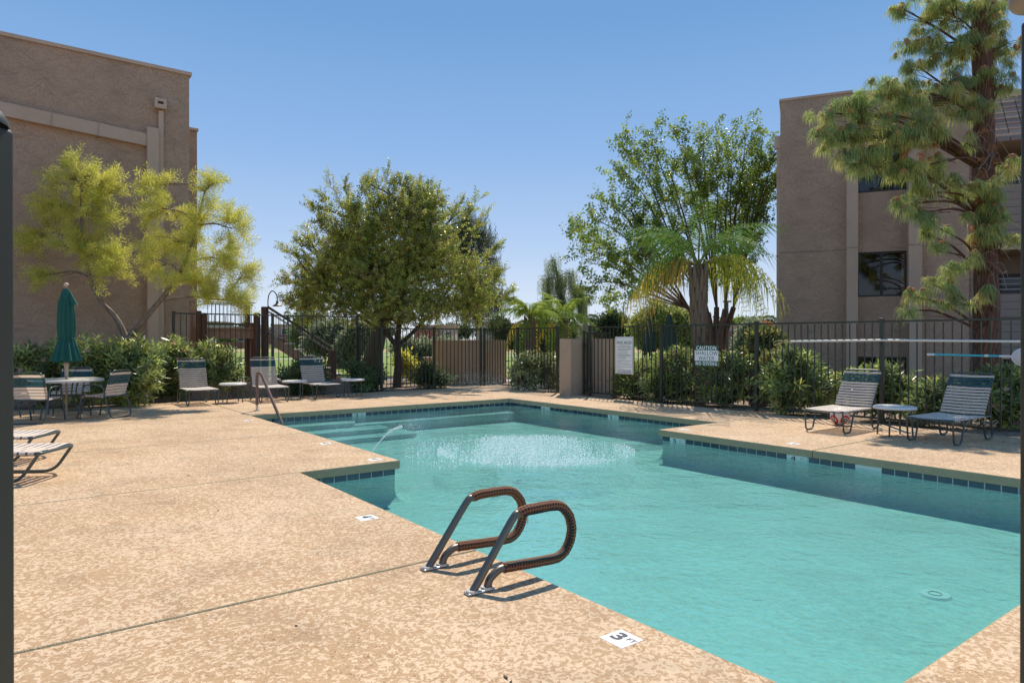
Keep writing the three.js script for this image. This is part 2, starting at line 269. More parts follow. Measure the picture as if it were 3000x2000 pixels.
// water surface: a rippled sheet
{
  const bump = tex(1024, (u, v) => { const w = (fbm(u, v, 4, 3, 2) - .5) * .2; return .5 * fbm(u + w, v + w * .7, 7, 3, 11) + .3 * fbm(u - w, v * 1.0 + w, 19, 3, 23) + .2 * fbm(u + w * .5, v, 46, 2, 37); }, false);
  M.water = mat(.485, .728, .722, .015, { transmission: 1, thickness: 0, ior: 1.33, bumpMap: every(bump, 1.5), bumpScale: .018 });
  const o = .03, cs = .07, pos = [], uv = [], idx = [], nx = new Map();
  const inside = (s, t) => (s >= S1 + o - .001 ? s <= S2 + o && t >= T1 - o && t <= T3 + o : s >= S0 - o && t >= T0 - o && t <= T2 + o) || (s >= S1 - o && s <= S1 + o && ((t >= T0 - o && t <= T2 + o) || (t >= T1 - o && t <= T3 + o)));
  const hgt = (s, t) => .0034 * Math.sin(s * 5.1 + t * 2.3 + 1.2 * Math.sin(t * 1.3)) + .0028 * Math.sin(s * 3.2 - t * 6.4 + 1.5 * Math.sin(s * .9)) + .0012 * Math.sin(s * 11 + t * 7.3) + .001 * Math.sin(t * 13.7 - s * 6.1 + 2 * Math.sin(s * 2.1));
  const vert = (i, j) => { const k = i * 1000 + j; if (!nx.has(k)) { const s = S0 - o + i * cs, t = T0 - o + j * cs, p = P(Math.min(s, S2 + o), Math.min(t, T3 + o), WATER + hgt(s, t)); nx.set(k, pos.length / 3); pos.push(p.x, p.y, p.z); uv.push(p.x, -p.z); } return nx.get(k); };
  const ni = Math.ceil((S2 - S0 + 2 * o) / cs), nj = Math.ceil((T3 - T0 + 2 * o) / cs);
  for (let i = 0; i < ni; i++) for (let j = 0; j < nj; j++) {
    const s = S0 - o + (i + .5) * cs, t = T0 - o + (j + .5) * cs; if (!inside(Math.min(s, S2 + o), Math.min(t, T3 + o))) continue;
    const a = vert(i, j), b = vert(i + 1, j), c = vert(i, j + 1), d = vert(i + 1, j + 1); idx.push(a, b, c, b, d, c);
  }
  const g = new THREE.BufferGeometry(); g.setAttribute('position', new THREE.Float32BufferAttribute(pos, 3)); g.setAttribute('uv', new THREE.Float32BufferAttribute(uv, 2)); g.setIndex(idx); g.computeVertexNormals();
  if (g.attributes.normal.getY(50) < 0) { const ix = g.index.array; for (let i = 0; i < ix.length; i += 3) { const q = ix[i]; ix[i] = ix[i + 1]; ix[i + 1] = q; } g.computeVertexNormals(); }
  structure(mesh('pool_water', g, M.water), 'clear turquoise pool water with small ripples', 'water');
}
function depthMat(d) {
  const c = document.createElement('canvas'); c.width = 256; c.height = 64; const x = c.getContext('2d'); x.scale(1, .5);
  x.fillStyle = '#cfd8d3'; x.fillRect(0, 0, 256, 128); x.fillStyle = '#0e1c22'; x.font = 'bold 118px sans-serif'; x.textAlign = 'center'; x.textBaseline = 'middle'; x.fillText(d, 80, 68); x.font = '56px sans-serif'; x.fillText('FT', 190, 68);
  const t = new THREE.CanvasTexture(c); t.colorSpace = THREE.SRGBColorSpace; return mat(1, 1, 1, .3, { map: t });
}
function deckMarkMat(d) {
  const c = document.createElement('canvas'); c.width = c.height = 256; const x = c.getContext('2d');
  x.fillStyle = '#eceae6'; x.fillRect(0, 0, 256, 256); x.fillStyle = '#2b2d36'; x.font = 'bold 190px sans-serif'; x.textAlign = 'center'; x.textBaseline = 'middle'; x.lineWidth = 14; x.strokeStyle = '#2b2d36'; x.lineJoin = 'round'; x.fillText(d, 88, 112); x.strokeText(d, 88, 112); x.font = 'bold 78px sans-serif'; x.lineWidth = 5; x.fillText('FT', 204, 92); x.strokeText('FT', 204, 92);
  const t = new THREE.CanvasTexture(c); t.colorSpace = THREE.SRGBColorSpace; return mat(1, 1, 1, .4, { map: t });
}
// depth tiles set in the deck
for (const [px, py, d, up, lb] of [[1821, 1872, '3', 0, 'white deck tile marked 3 FT beside the pool edge'], [1074, 1517, '4', 0, 'white deck tile marked 4 FT near the inner pool corner'], [1098, 1346, '4', 1, 'white deck tile marked 4 FT on the jutting deck corner'], [952, 1299, '4', 1, 'worn white deck tile midway along the short pool side'], [727, 1231, '3', 1, 'worn white deck tile beside the entry steps'], [2004, 1258, '5', 2, 'pale deck tile near the right inner pool corner'], [2325, 1300, '4', 2, 'white deck tile before the strap loungers']]) {
  const m = mesh('depth_tile', new THREE.BoxGeometry(.15, .008, .15), [M.grout, M.grout, deckMarkMat(d), M.grout, M.grout, M.grout]); m.position.copy(G(px, py)); m.position.y = -.0024;
  m.rotation.y = ROT + (up < 2 ? -Math.PI / 2 : Math.PI / 2); tag(m, lb, 'tile', 'depth tiles set in the deck');
}
// ---------------------------------------------------------------- fences
const picket = boxGeo(.0185, 1.62, .0185), postGeo = mergeGeometries([new RoundedBoxGeometry(.065, 1.80, .065, 2, .006).translate(0, .9, 0), new RoundedBoxGeometry(.078, .022, .078, 2, .008).translate(0, 1.805, 0)]);
function fenceRun(f, A, B, posts, base = 0, gapAt) {          // pieces in the fence's own frame; A and B world points
  const L = A.distanceTo(B), dir = V().subVectors(B, A).normalize(), ang = Math.atan2(-dir.z, dir.x);
  for (const q of posts) { const m = mesh('post', postGeo, M.fence, f); m.position.copy(A).addScaledVector(dir, q); m.position.y = base; m.rotation.y = ang; }
  for (const h of [.085, 1.76]) for (let k = 0; k < posts.length - 1; k++) {
    const a = posts[k], b = posts[k + 1]; if (gapAt === k) continue;
    const m = mesh('rail', boxGeo(b - a - .066, .034, .03), M.fence, f); m.position.copy(A).addScaledVector(dir, (a + b) / 2); m.position.y = base + h; m.rotation.y = ang;
  }
  for (let k = 0; k < posts.length - 1; k++) {
    if (gapAt === k) continue; const a = posts[k] + .033, b = posts[k + 1] - .033, n = Math.round((b - a) / .134);
    for (let j = 1; j < n; j++) { const m = mesh('picket', picket, M.fence, f); m.position.copy(A).addScaledVector(dir, a + (b - a) * j / n); m.position.y = base + .9225; m.rotation.y = ang; }
  }
}
{
  const f1 = thing('metal_fence', 'dark green picket fence behind the strap loungers carrying signs and poles', 'fence');
  fenceRun(f1, P(12.83, 12.2), P(.6, 12.2), [0, 2.38, 4.84, 7.28, 9.72, 12.16]);
  const f2 = thing('metal_fence', 'dark picket fence between the stucco pier and the back corner', 'fence');
  fenceRun(f2, P(14.1, 12.2), P(17.6, 12.2), [0, 1.78, 3.5]);
  const f3 = thing('metal_fence', 'dark picket fence under the dense round tree', 'fence');
  fenceRun(f3, P(17.6, 12.13), P(17.42, 8.55), [.07, 1.8, 3.55]);
  const f4 = thing('metal_fence', 'dark picket fence standing on the low planter wall', 'fence');
  fenceRun(f4, P(18.6, 3.5), P(18.6, 8.38), [0, 2.44, 4.88], .34);
  fenceRun(f4, P(18.52, 8.42), P(17.5, 8.5), [0, 1.0], .0);
}
// low planter wall under that fence
{
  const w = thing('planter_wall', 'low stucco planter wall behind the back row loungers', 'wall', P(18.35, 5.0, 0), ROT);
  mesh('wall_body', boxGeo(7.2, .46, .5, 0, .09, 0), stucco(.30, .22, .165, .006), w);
}
// stucco pier, gate and side wall
{
  const p = thing('gate_pier', 'tan stucco pier beside the open gate', 'wall', G(1672, 1156), ROT);
  mesh('pier', boxGeo(.62, 1.53, .44, .12, .705, 0), M.stuccoLow, p);
  const g = thing('pool_gate', 'green metal gate standing open at the stucco pier', 'gate', G(1711, 1157), ROT);
  const leaf = (x, y, w, h, n) => mesh(n, boxGeo(w, h, .04, x, y, 0), M.fence, g);
  leaf(0, .85, .06, 1.66, 'gate_stile'); leaf(.95, .85, .05, 1.66, 'gate_stile'); leaf(.475, .12, .89, .04, 'gate_rail'); leaf(.475, 1.62, .89, .04, 'gate_rail');
  for (let i = 1; i < 8; i++) leaf(i * .118, .87, .016, 1.46, 'picket');
  mesh('hinge', boxGeo(.05, .1, .07, -.02, 1.3, .03), M.fenceDark, g); mesh('hinge', boxGeo(.05, .1, .07, -.02, .35, .03), M.fenceDark, g);
  const w = thing('stucco_wall', 'tan stucco wall behind the fence by the rules sign', 'wall', P(12.98, 12.62), ROT + Math.PI / 2);
  mesh('wall_body', boxGeo(1.15, 1.5, .2, -.06, .69, 0), M.stuccoLow, w); mesh('wall_cap', boxGeo(1.17, .03, .23, -.06, 1.452, 0), M.trim, w);
  const e = thing('enclosure_wall', 'tan stucco screen wall with a corner beyond the back fence', 'wall', W(1366, 1000, 22.6).setY(0), ROT);
  mesh('wall_face', boxGeo(1.55, 1.48, .2, .775, .66, 0), M.stuccoLow, e); mesh('wall_face', boxGeo(.2, 1.475, 2.0, -.1, .657, -.9), M.stuccoLow, e);
  mesh('wall_cap', boxGeo(1.58, .03, .23, .775, 1.412, 0), M.trim, e); mesh('wall_cap', boxGeo(.23, .03, 2.0, -.1, 1.410, -.92), M.trim, e);
  const bp = thing('brick_pier', 'small red brick pier beside the stucco screen wall', 'wall', W(1303, 1053, 24.5).setY(0), ROT);
  const bg = new RoundedBoxGeometry(.19, .056, .09, 1, .004), bm = [mat(.27, .085, .05, .9), mat(.32, .11, .065, .9), mat(.22, .07, .045, .9)];
  for (let r = 0; r < 12; r++) for (let c = 0; c < 2; c++) { const b = mesh('brick', bg, bm[(r * 3 + c * 5) % 3], bp); b.position.set(c * .2 - .1 + (r % 2) * .05, .03 + r * .064, 0); }
  mesh('mortar_core', boxGeo(.37, .76, .07, 0, .38, 0), M.concrete, bp);
  const pl = thing('planter_pot', 'pale square concrete planter beyond the back fence', 'planter', W(1268, 1090, 25.5).setY(0), .3);
  const pg = new THREE.CylinderGeometry(.42, .3, .78, 4, 1); pg.rotateY(Math.PI / 4); mesh('pot', pg.translate(0, .36, 0), mat(.45, .36, .26, .9), pl); mesh('rim', boxGeo(.66, .06, .66, 0, .77, 0), mat(.5, .41, .31, .9), pl);
}
// ---------------------------------------------------------------- gate frame posts beside the camera
{
  const post = (name, x, z, w, top, label) => { const g = thing(name, label, 'post', [x, 0, z]); mesh('shaft', new RoundedBoxGeometry(w, top, w, 2, .006).translate(0, top / 2, 0), M.fenceDark, g); return g; };
  const l = post('gate_post', -.644 - .035, -.85, .07, 1.72, 'dark metal gate post with rounded cap left of the deck opening');
  mesh('cap', new THREE.SphereGeometry(.043, 20, 10, 0, Math.PI * 2, 0, Math.PI / 2).scale(1, .75, 1).translate(0, 1.72, 0), M.fenceDark, l);
  const r = post('gate_post', .657 + .035, -.85, .07, 1.86, 'dark metal gate post carrying a pale latch right of the opening');
  const k = mesh('latch', new RoundedBoxGeometry(.10, .04, .06, 3, .018).translate(-.012, 1.88, 0), mat(.24, .21, .155, .5), r); mesh('latch_knob', new THREE.SphereGeometry(.016, 14, 10).translate(-.045, 1.874, .02), mat(.30, .26, .19, .4), k);
}
// ---------------------------------------------------------------- left building
{
  const H = 8.72, b = thing('apartment_building', 'windowless taupe stucco building end with slanted gutter behind the feathery tree', 'building', P(20.1, 4.18), ROT);  // local x = t, z = -s
  mesh('wall', boxGeo(16, H, 9, -8, H / 2 - .1, -4.5), M.stucco, b);
  mesh('parapet_cap', boxGeo(16.12, .09, 9.1, -8, H - .07, -4.5), M.trim, b);
  mesh('rear_wall', boxGeo(.75, H - .82, 4, .3, (H - .82) / 2 - .1, -4.2), M.stucco, b);
  mesh('rear_wall_cap', boxGeo(.82, .07, 4.1, .3, H - .92, -4.2), M.trim, b);
  const at = (px, py) => { const k = (px - 1500) / FOCAL, d = 20.1 / (.798 - .6025 * k), t = d * (.798 * k + .6025); return V(t - 4.18, EYE + (HORIZON - py) / FOCAL * d, 0); };
  const g0 = at(30, 328), g1 = at(428, 413), L = g0.distanceTo(g1), an = Math.atan2(g1.y - g0.y, g1.x - g0.x);
  const gut = mesh('slanted_gutter', boxGeo(L + 2.2, .32, .14), M.trim, b); gut.position.copy(g0).lerp(g1, .5).add(V(-1.1 * Math.cos(an), -1.1 * Math.sin(an), .07)); gut.rotation.z = an;
  for (const q of [.28, .62]) { const j = mesh('gutter_joint', boxGeo(.02, .335, .155), mat(.36, .29, .23, .8), b); j.position.copy(g0).lerp(g1, q).setZ(.075); j.rotation.z = an; }
  const c0 = at(427.6, 376.5), c1 = at(461, 376.5); mesh('drain_box', boxGeo(c1.x - c0.x, c0.y + .1, .2, (c0.x + c1.x) / 2, c0.y / 2 - .05, .1), M.trim, b);
  const p0 = at(463, 326), p1 = at(477, 326); mesh('downspout', boxGeo(p1.x - p0.x, p0.y + .1, .1, (p0.x + p1.x) / 2, p0.y / 2 - .05, .055), M.trim, b);
  const h0 = at(450, 291), h1 = at(484, 326); const hx = (h0.x + h1.x) / 2, hw = h1.x - h0.x, hy = (h0.y + h1.y) / 2, hh = h0.y - h1.y;
  const hd = mesh('conductor_head', mergeGeometries([boxGeo(hw, hh * .42, .2, hx, hy - hh * .29, .1), boxGeo(hw, hh * .3, .2, hx, hy + hh * .35, .1), boxGeo(hw * .25, hh * .28, .2, hx - hw * .375, hy + hh * .06, .1), boxGeo(hw * .25, hh * .28, .2, hx + hw * .375, hy + hh * .06, .1)]), M.trim, b);
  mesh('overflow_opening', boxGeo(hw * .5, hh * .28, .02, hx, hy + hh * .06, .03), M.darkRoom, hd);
}
// ---------------------------------------------------------------- right building
{
  const e = V(.921, 0, .39), O = V(7.86, 0, -20), b = thing('apartment_building', 'three storey taupe stucco apartment building behind the pine tree', 'building', O, Math.atan2(-.39, .921));   // local x along the face, z towards the pool
  const H = 8.67, m = M.stuccoRight;
  mesh('wall', boxGeo(1.87, H, 6, .935, H / 2 - .2, -3), m, b); mesh('parapet_cap', boxGeo(1.93, .07, 6.05, .935, H - .23, -3), M.trim, b);
  mesh('joint_strip', boxGeo(1.74, .02, .012, .87, 3.99, .004), mat(.27, .21, .17, .9), b);
  for (const [x0, x1] of [[1.742, 2.03], [3.26, 3.58]]) {
    const p = mesh('pilaster', boxGeo(x1 - x0, H - .35, .5, (x0 + x1) / 2, (H - .35) / 2 - .3, -.06), M.trim, b); mesh('pilaster_joint', boxGeo(x1 - x0 + .004, .018, .51, (x0 + x1) / 2, 4.02, -.055), mat(.30, .235, .185, .9), p);
  }
  // window bay: spandrels between real openings
  const x0 = 2.03, x1 = 3.26, cx = (x0 + x1) / 2, bw = x1 - x0;
  for (const [y0, y1] of [[-.6, -.32], [.96, 2.65], [3.91, 5.59], [6.85, 8.45]]) mesh('spandrel', boxGeo(bw, y1 - y0, 2.4, cx, (y0 + y1) / 2, -1.35), m, b);
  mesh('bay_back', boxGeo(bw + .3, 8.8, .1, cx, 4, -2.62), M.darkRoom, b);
  const blind = mat(.34, .35, .35, .6);
  for (const [y0, y1, k] of [[-.32, .96, 1], [2.65, 3.91, 0], [5.59, 6.85, 1]]) {
    const w = mesh('window', mergeGeometries([boxGeo(bw, .05, .08, cx, y0 + .025, -.22), boxGeo(bw, .05, .08, cx, y1 - .025, -.22), boxGeo(.05, y1 - y0 - .1, .08, x0 + .025, (y0 + y1) / 2, -.22), boxGeo(.05, y1 - y0 - .1, .08, x1 - .025, (y0 + y1) / 2, -.22), boxGeo(.06, y1 - y0 - .1, .07, cx, (y0 + y1) / 2, -.22)]), M.windowFrame, b);
    for (const sgn of [-1, 1]) {
      const pane = mesh('pane', boxGeo(bw / 2 - .08, y1 - y0 - .1, .006, cx + sgn * bw / 4, (y0 + y1) / 2, -.225), mat(.5, .52, .53, .02, { transmission: 1, thickness: 0, ior: 1.5 }), w);
      if (k || sgn > 0) for (let i = 0; i < 24; i++) { const s = mesh('blind_slat', boxGeo(bw / 2 - .1, .004, .036), blind, w); s.position.set(cx + sgn * bw / 4, y0 + .09 + i * (y1 - y0 - .16) / 23, -.32); s.rotation.x = .9; }
    }
  }
  mesh('wall', boxGeo(1.13, 8.55, 5.8, 4.145, 4.0, -3.02), m, b); mesh('wall_joint', boxGeo(1.11, .02, .012, 4.145, 4.0, -.116), mat(.27, .21, .17, .9), b);
  mesh('bay_roof_wall', boxGeo(1.53, .16, 5, cx, 8.36, -2.6), m, b);
  // balcony side: recessed dark openings, sided parapets and a tiled mansard
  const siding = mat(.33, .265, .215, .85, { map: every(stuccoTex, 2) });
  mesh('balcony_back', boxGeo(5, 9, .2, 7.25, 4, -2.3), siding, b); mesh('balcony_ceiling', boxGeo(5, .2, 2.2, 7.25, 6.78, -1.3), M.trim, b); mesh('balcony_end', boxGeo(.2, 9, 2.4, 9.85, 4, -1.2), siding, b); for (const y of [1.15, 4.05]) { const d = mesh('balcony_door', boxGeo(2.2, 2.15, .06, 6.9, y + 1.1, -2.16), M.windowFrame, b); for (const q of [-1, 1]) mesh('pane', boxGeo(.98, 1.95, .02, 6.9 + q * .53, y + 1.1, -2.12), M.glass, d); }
  for (const [y0, y1] of [[-.5, .35], [1.05, 2.62], [3.95, 5.5]]) for (let y = y0; y < y1 - .1; y += .2) { const s = mesh('siding_board', boxGeo(5, .19, .03, 7.25, 0, 0), siding, b); s.position.set(0, y + .1, -.3); s.rotation.x = .05; }
  for (const y of [1.05, 3.95]) mesh('balcony_floor', boxGeo(5, .2, 1.9, 7.25, y - .02, -1.25), M.trim, b);
  for (const y of [2.78, 2.92, 3.06, 5.66, 5.8, 5.94]) mesh('balcony_rail', boxGeo(5, .03, .03, 7.25, y, -.3), mat(.2, .2, .19, .5), b);
  mesh('corner_post', boxGeo(.16, 9, .16, 4.80, 4, -.4), siding, b);
  const roofM = [mat(.36, .23, .17, .9), mat(.30, .19, .14, .9), mat(.42, .28, .2, .9)], tg = new RoundedBoxGeometry(.30, .05, .34, 1, .018);
  const slope = mesh('mansard', boxGeo(5.2, .06, 1.9), mat(.30, .19, .14, .9), b); slope.position.set(7.25, 7.45, -.75); slope.rotation.x = .95;
  for (let r = 0; r < 9; r++) for (let c = 0; c < 12; c++) { const q = mesh('roof_tile', tg, roofM[(r * 5 + c * 7 + (r * c) % 3) % 3], b); const u = -.9 + r * .22; q.position.set(4.85 + c * .31, 7.45 - Math.sin(.95) * u + .03, -.75 + Math.cos(.95) * u + .05); q.rotation.x = .86; }
  // downspout on the return
  mesh('conductor_head', boxGeo(.16, .36, .2, -.08, 7.25, -.15), M.trim, b); mesh('downspout', boxGeo(.1, 7.2, .12, -.052, 3.5, -.14), M.trim, b);
  for (const y of [1.6, 3.9, 6.2]) mesh('pipe_strap', boxGeo(.115, .04, .135, -.055, y, -.14), mat(.36, .29, .23, .8), b);
}
// ---------------------------------------------------------------- raised timber walkway with stairs
{
  const g = thing('timber_walkway', 'raised log and beam walkway with stairs beside the left building', 'walkway', [0, 0, 0]);
  const logGeo = {};
  const log = (px, d, w, y0, y1, n = 'log_post') => { const r = w * d / FOCAL / 2, c = W(px, 994, d); const T = new Tubes().add([V(c.x, y0, c.z), V(c.x, (y0 + y1) / 2, c.z), V(c.x, y1 - .02, c.z), V(c.x, y1, c.z)], [r, r * .98, r * .97, r * .86], 14, true, .03); return mesh(n, T.geo(), M.log, g); };
  log(582, 20.3, 15, -.05, 2.3); log(596, 20.4, 20, -.05, 2.24); log(724, 22.0, 17, -.05, 2.7); log(737, 22.6, 12, -.05, 2.0); log(752, 20.9, 20, -.05, 2.26); log(774, 21.1, 19, -.05, 2.46);
  const A = W(596, 977, 20.7), B = W(747, 977, 21.3), dir = V().subVectors(B, A), L = dir.length(), an = Math.atan2(-dir.z, dir.x);
  const put = (m, x, y, z) => { m.position.set((A.x + B.x) / 2, 0, (A.z + B.z) / 2).add(V(x, y, z).applyAxisAngle(V(0, 1, 0), an)); m.rotation.y = an; return m; };
  put(mesh('beam', boxGeo(L, .29, .1), M.beam, g), 0, 1.62, 0); put(mesh('beam', boxGeo(L, .29, .1), M.beam, g), 0, 1.62, -1.1);
  for (let i = 0; i < 9; i++) put(mesh('deck_plank', boxGeo(L + .2, .04, .135), M.beam, g), 0, 1.79, .06 - i * .14);
  for (const z of [.05, -1.12]) { for (const y of [1.93, 2.58]) put(mesh('rail', boxGeo(L, .035, .03), M.fence, g), 0, y, z); for (let i = 1; i < 13; i++) put(mesh('baluster', boxGeo(.015, .65, .015), M.fence, g), -L / 2 + i * L / 13, 2.255, z); }
  const S = W(784, 1000, 21.2).setY(1.5), E = V(.94, -.66, -.34).normalize(), H = V(.94, 0, -.34).normalize(), sl = 2.6;
  for (const w of [0, .95]) { const off = V(.34, 0, .94).multiplyScalar(-w); const st = mesh('stringer', boxGeo(sl, .26, .06), M.beam, g); st.position.copy(S).addScaledVector(E, sl / 2).add(off); st.quaternion.setFromUnitVectors(V(1, 0, 0), E); }
  for (let i = 0; i < 8; i++) { const t = mesh('tread', boxGeo(.27, .05, 1.0), M.concrete, g); t.position.copy(S).addScaledVector(H, .12 + i * .28).add(V(-.16, .2 - i * .197, -.45)); t.rotation.y = Math.atan2(.34, .94); }
  for (const w of [.02, .95]) for (const [h, r] of [[.98, .022], [.84, .014], [.16, .014]]) { const off = V(.34, 0, .94).multiplyScalar(-w).add(V(0, h, 0)); mesh('handrail', tubeGeo([S.clone().add(off), S.clone().addScaledVector(E, 2.35).add(off)], r, 6), M.fence, g); }
  for (let i = 0; i < 16; i++) mesh('baluster', tubeGeo([S.clone().addScaledVector(E, i * .145).add(V(-.007, .16, -.02)), S.clone().addScaledVector(E, i * .145).add(V(-.007, .97, -.02))], .008, 4), M.fence, g);
  for (const w of [0, .95]) { const c = S.clone().addScaledVector(E, 2.38).add(V(.34, 0, .94).multiplyScalar(-w)); mesh('newel_post', new Tubes().add([V(c.x, -.05, c.z), V(c.x, 1.08, c.z), V(c.x, 1.1, c.z)], [.09, .09, .075], 12).geo(), M.log, g); }
  // gooseneck lamp
  const l = thing('gooseneck_lamp', 'dark gooseneck lamp with a wide shade above the timber walkway', 'lamp', W(785, 930, 21.6).setY(0));
  const h = (py) => EYE + (HORIZON - py) / FOCAL * 21.6, q = 21.6 / FOCAL;
  mesh('pole', tubeGeo(curve([V(0, 0, 0), V(0, h(930), 0), V(.0, h(875), 0), V(3 * q, h(862), 0), V(12 * q, h(852), 0), V(22 * q, h(859), 0), V(26.5 * q, h(872), 0), V(26.5 * q, h(884), 0)], 40), .017, 8), M.log, l);
  const sh = mesh('lamp_shade', new THREE.LatheGeometry([[.0, .17], [.035, .17], [.04, .10], [.06, .075], [.145, .02], [.152, 0], [.146, 0], [.05, .06], [0, .07]].map(([x, y]) => new THREE.Vector2(x, y)), 24), mat(.10, .06, .045, .5, { side: THREE.DoubleSide }), l); sh.position.set(26.5 * q, h(897), 0);
  mesh('bulb', new THREE.SphereGeometry(.04, 12, 8), mat(.8, .78, .7, .3), sh).position.y = .04;
}
// ---------------------------------------------------------------- signs and pool tools on the fence
const canvasMat = (w, h, draw, rough = .5) => { const c = document.createElement('canvas'); c.width = w; c.height = h; draw(c.getContext('2d'), w, h); const t = new THREE.CanvasTexture(c); t.colorSpace = THREE.SRGBColorSpace; return mat(1, 1, 1, rough, { map: t }); };
const onFence = (px, py, off = 0) => { const k = (px - 1500) / FOCAL, d = (12.2 - off) / (.798 * k + .6025); return W(px, py, d); };
{
  const sign = (name, label, px0, px1, py0, py1, material) => {
    const a = onFence(px0, (py0 + py1) / 2, .03), b = onFence(px1, (py0 + py1) / 2, .03), c = a.clone().lerp(b, .5), w = Math.hypot(a.x - b.x, a.z - b.z), d = -c.z, h = (py1 - py0) / FOCAL * d;
    const g = thing(name, label, 'sign', c, ROT - Math.PI / 2 + 0);
    const m = mesh('sign_panel', new THREE.BoxGeometry(w, h, .006), [M.whiteTop, M.whiteTop, M.whiteTop, M.whiteTop, material, M.whiteTop], g);
    for (const [x, y] of [[-.4, .44], [.4, .44], [-.4, -.44], [.4, -.44]]) { const s = mesh('screw', new THREE.CylinderGeometry(.006, .006, .004, 8), M.plate, g); s.rotation.x = Math.PI / 2; s.position.set(x * w, y * h, .004); }
    return g;
  };
  const rules = canvasMat(512, 1024, (x, w, h) => {
    x.fillStyle = '#fbf6ee'; x.fillRect(0, 0, w, h); x.strokeStyle = '#4a463c'; x.lineWidth = 7; x.strokeRect(22, 22, w - 44, h - 44);
    x.fillStyle = '#2c2d26'; x.textAlign = 'center'; x.font = 'bold 82px sans-serif'; x.fillText('POOL RULES', w / 2, 192, 420);
    x.lineWidth = 4; x.beginPath(); x.moveTo(50, 112); x.lineTo(205, 112); x.quadraticCurveTo(250, 58, 300, 112); x.lineTo(462, 112); x.moveTo(45, 205); x.lineTo(466, 205); x.stroke();
    x.font = 'bold 30px sans-serif'; x.fillText('POOL HOURS 6AM - 11PM', w / 2, 254, 300); x.fillText('POOL PASS REQUIRED TO ENTER POOL', w / 2, 296, 400);
    x.fillStyle = '#6f6a5e'; const rows = [332, 354, 377, 413, 450, 488, 510, 530, 554, 588, 633, 672, 694, 732, 770, 790, 826, 848, 884, 926]; const len = [400, 370, 280, 290, 280, 320, 400, 350, 250, 260, 220, 390, 85, 320, 390, 45, 400, 75, 180, 380];
    let q = 7; const nx = () => (q = (q * 16807) % 2147483647) / 2147483647;
    rows.forEach((y, i) => { let cx = 68; const end = 68 + len[i]; while (cx < end) { const ww = 10 + nx() * 30; x.fillRect(cx, y - 6, Math.min(ww, end - cx), 9); cx += ww + 7; } });
    x.fillStyle = '#3b382f'; x.font = 'bold 30px sans-serif'; x.fillText('CAUTION SHALLOW WATER NO DIVING', w / 2, 950, 380); x.font = '24px sans-serif'; x.fillRect(60, 966, 390, 8); x.fillRect(80, 984, 360, 7);
  });
  sign('rules_sign', 'tall white POOL RULES sign of small print on the fence', 1803, 1856, 986, 1095, rules);
  const caution = canvasMat(640, 560, (x, w, h) => {
    x.fillStyle = '#0b5a41'; x.fillRect(0, 0, w, h); x.fillStyle = '#fdf8f2'; x.fillRect(0, 138, w, 284);
    x.textAlign = 'center'; x.textBaseline = 'middle'; x.font = 'bold 138px sans-serif'; x.fillStyle = '#fffaf4'; x.fillText('CAUTION', w / 2, 74, 560); x.fillText('NO DIVING', w / 2, 494, 600);
    x.fillStyle = '#123f33'; x.font = '138px sans-serif'; x.fillText('SHALLOW', w / 2, 212, 610); x.fillText('WATER', w / 2, 350, 430);
  });
  sign('caution_sign', 'green and white CAUTION SHALLOW WATER NO DIVING sign on the fence', 2036, 2105, 1011, 1072, caution);
  // white shepherd's crook
  const pole = thing('rescue_pole', 'long white rescue pole with a thin hook hung along the fence', 'pole');
  const q = (px, py, o = .07) => onFence(px, py, o);
  mesh('shaft', tubeGeo([q(2318, 1000), q(2582, 996.5), q(2990, 1000)], .019, 10), mat(.74, .70, .62, .4), pole);
  mesh('hook', tubeGeo(curve([q(2400, 997), q(2300, 998), q(2275, 999), q(2267, 1004), q(2271, 1012), q(2284, 1009), q(2291, 1016), q(2288, 1026), q(2275, 1024)], 40), .006, 6), mat(.62, .50, .18, .4, {}), pole);
  mesh('hook', tubeGeo(curve([q(2400, 1000), q(2310, 1002), q(2280, 1006), q(2268, 1012)], 20), .006, 6), mat(.62, .50, .18, .4), pole);
  for (const px of [2582, 2880]) mesh('hanger', tubeGeo(curve([q(px, 985, .04), q(px, 1000, .05), q(px, 1008, .08), q(px, 1003, .1)], 12), .006, 6), M.fence, pole);
  const net = thing('skimmer_net', 'turquoise telescopic pole with a white skimmer net hung on the fence', 'pole');
  mesh('pole_grip', tubeGeo([q(2718, 1038), q(2740, 1038.3)], .02, 10), mat(.7, .69, .66, .4), net);
  mesh('pole_shaft', tubeGeo([q(2740, 1038.3), q(2930, 1043)], .0165, 10), mat(.05, .47, .55, .3), net);
  mesh('pole_clamp', tubeGeo([q(2886, 1041.5), q(2898, 1042)], .022, 10), mat(.7, .68, .62, .4), net);
  mesh('pole_end', tubeGeo([q(2930, 1043), q(2966, 1044)], .019, 10), mat(.7, .69, .66, .4), net);
  const ctr = q(2990, 1046), nm = mesh('net_bag', new THREE.SphereGeometry(1, 18, 12).scale(.16, .125, .045), mat(.62, .58, .56, .9), net); nm.position.copy(ctr).add(P(-.07, -.02, 0)); nm.rotation.y = ROT + Math.PI / 2;
  const rim = mesh('net_rim', new THREE.TorusGeometry(1, .07, 6, 30).scale(.165, .13, .12), mat(.75, .74, .72, .4), net); rim.position.copy(nm.position); rim.rotation.y = ROT + Math.PI / 2;
  for (const px of [2740, 2965]) mesh('hanger', tubeGeo(curve([q(px, 1028, .04), q(px, 1045, .05), q(px, 1064, .08), q(px, 1062, .1)], 12), .006, 6), M.fence, net);
}
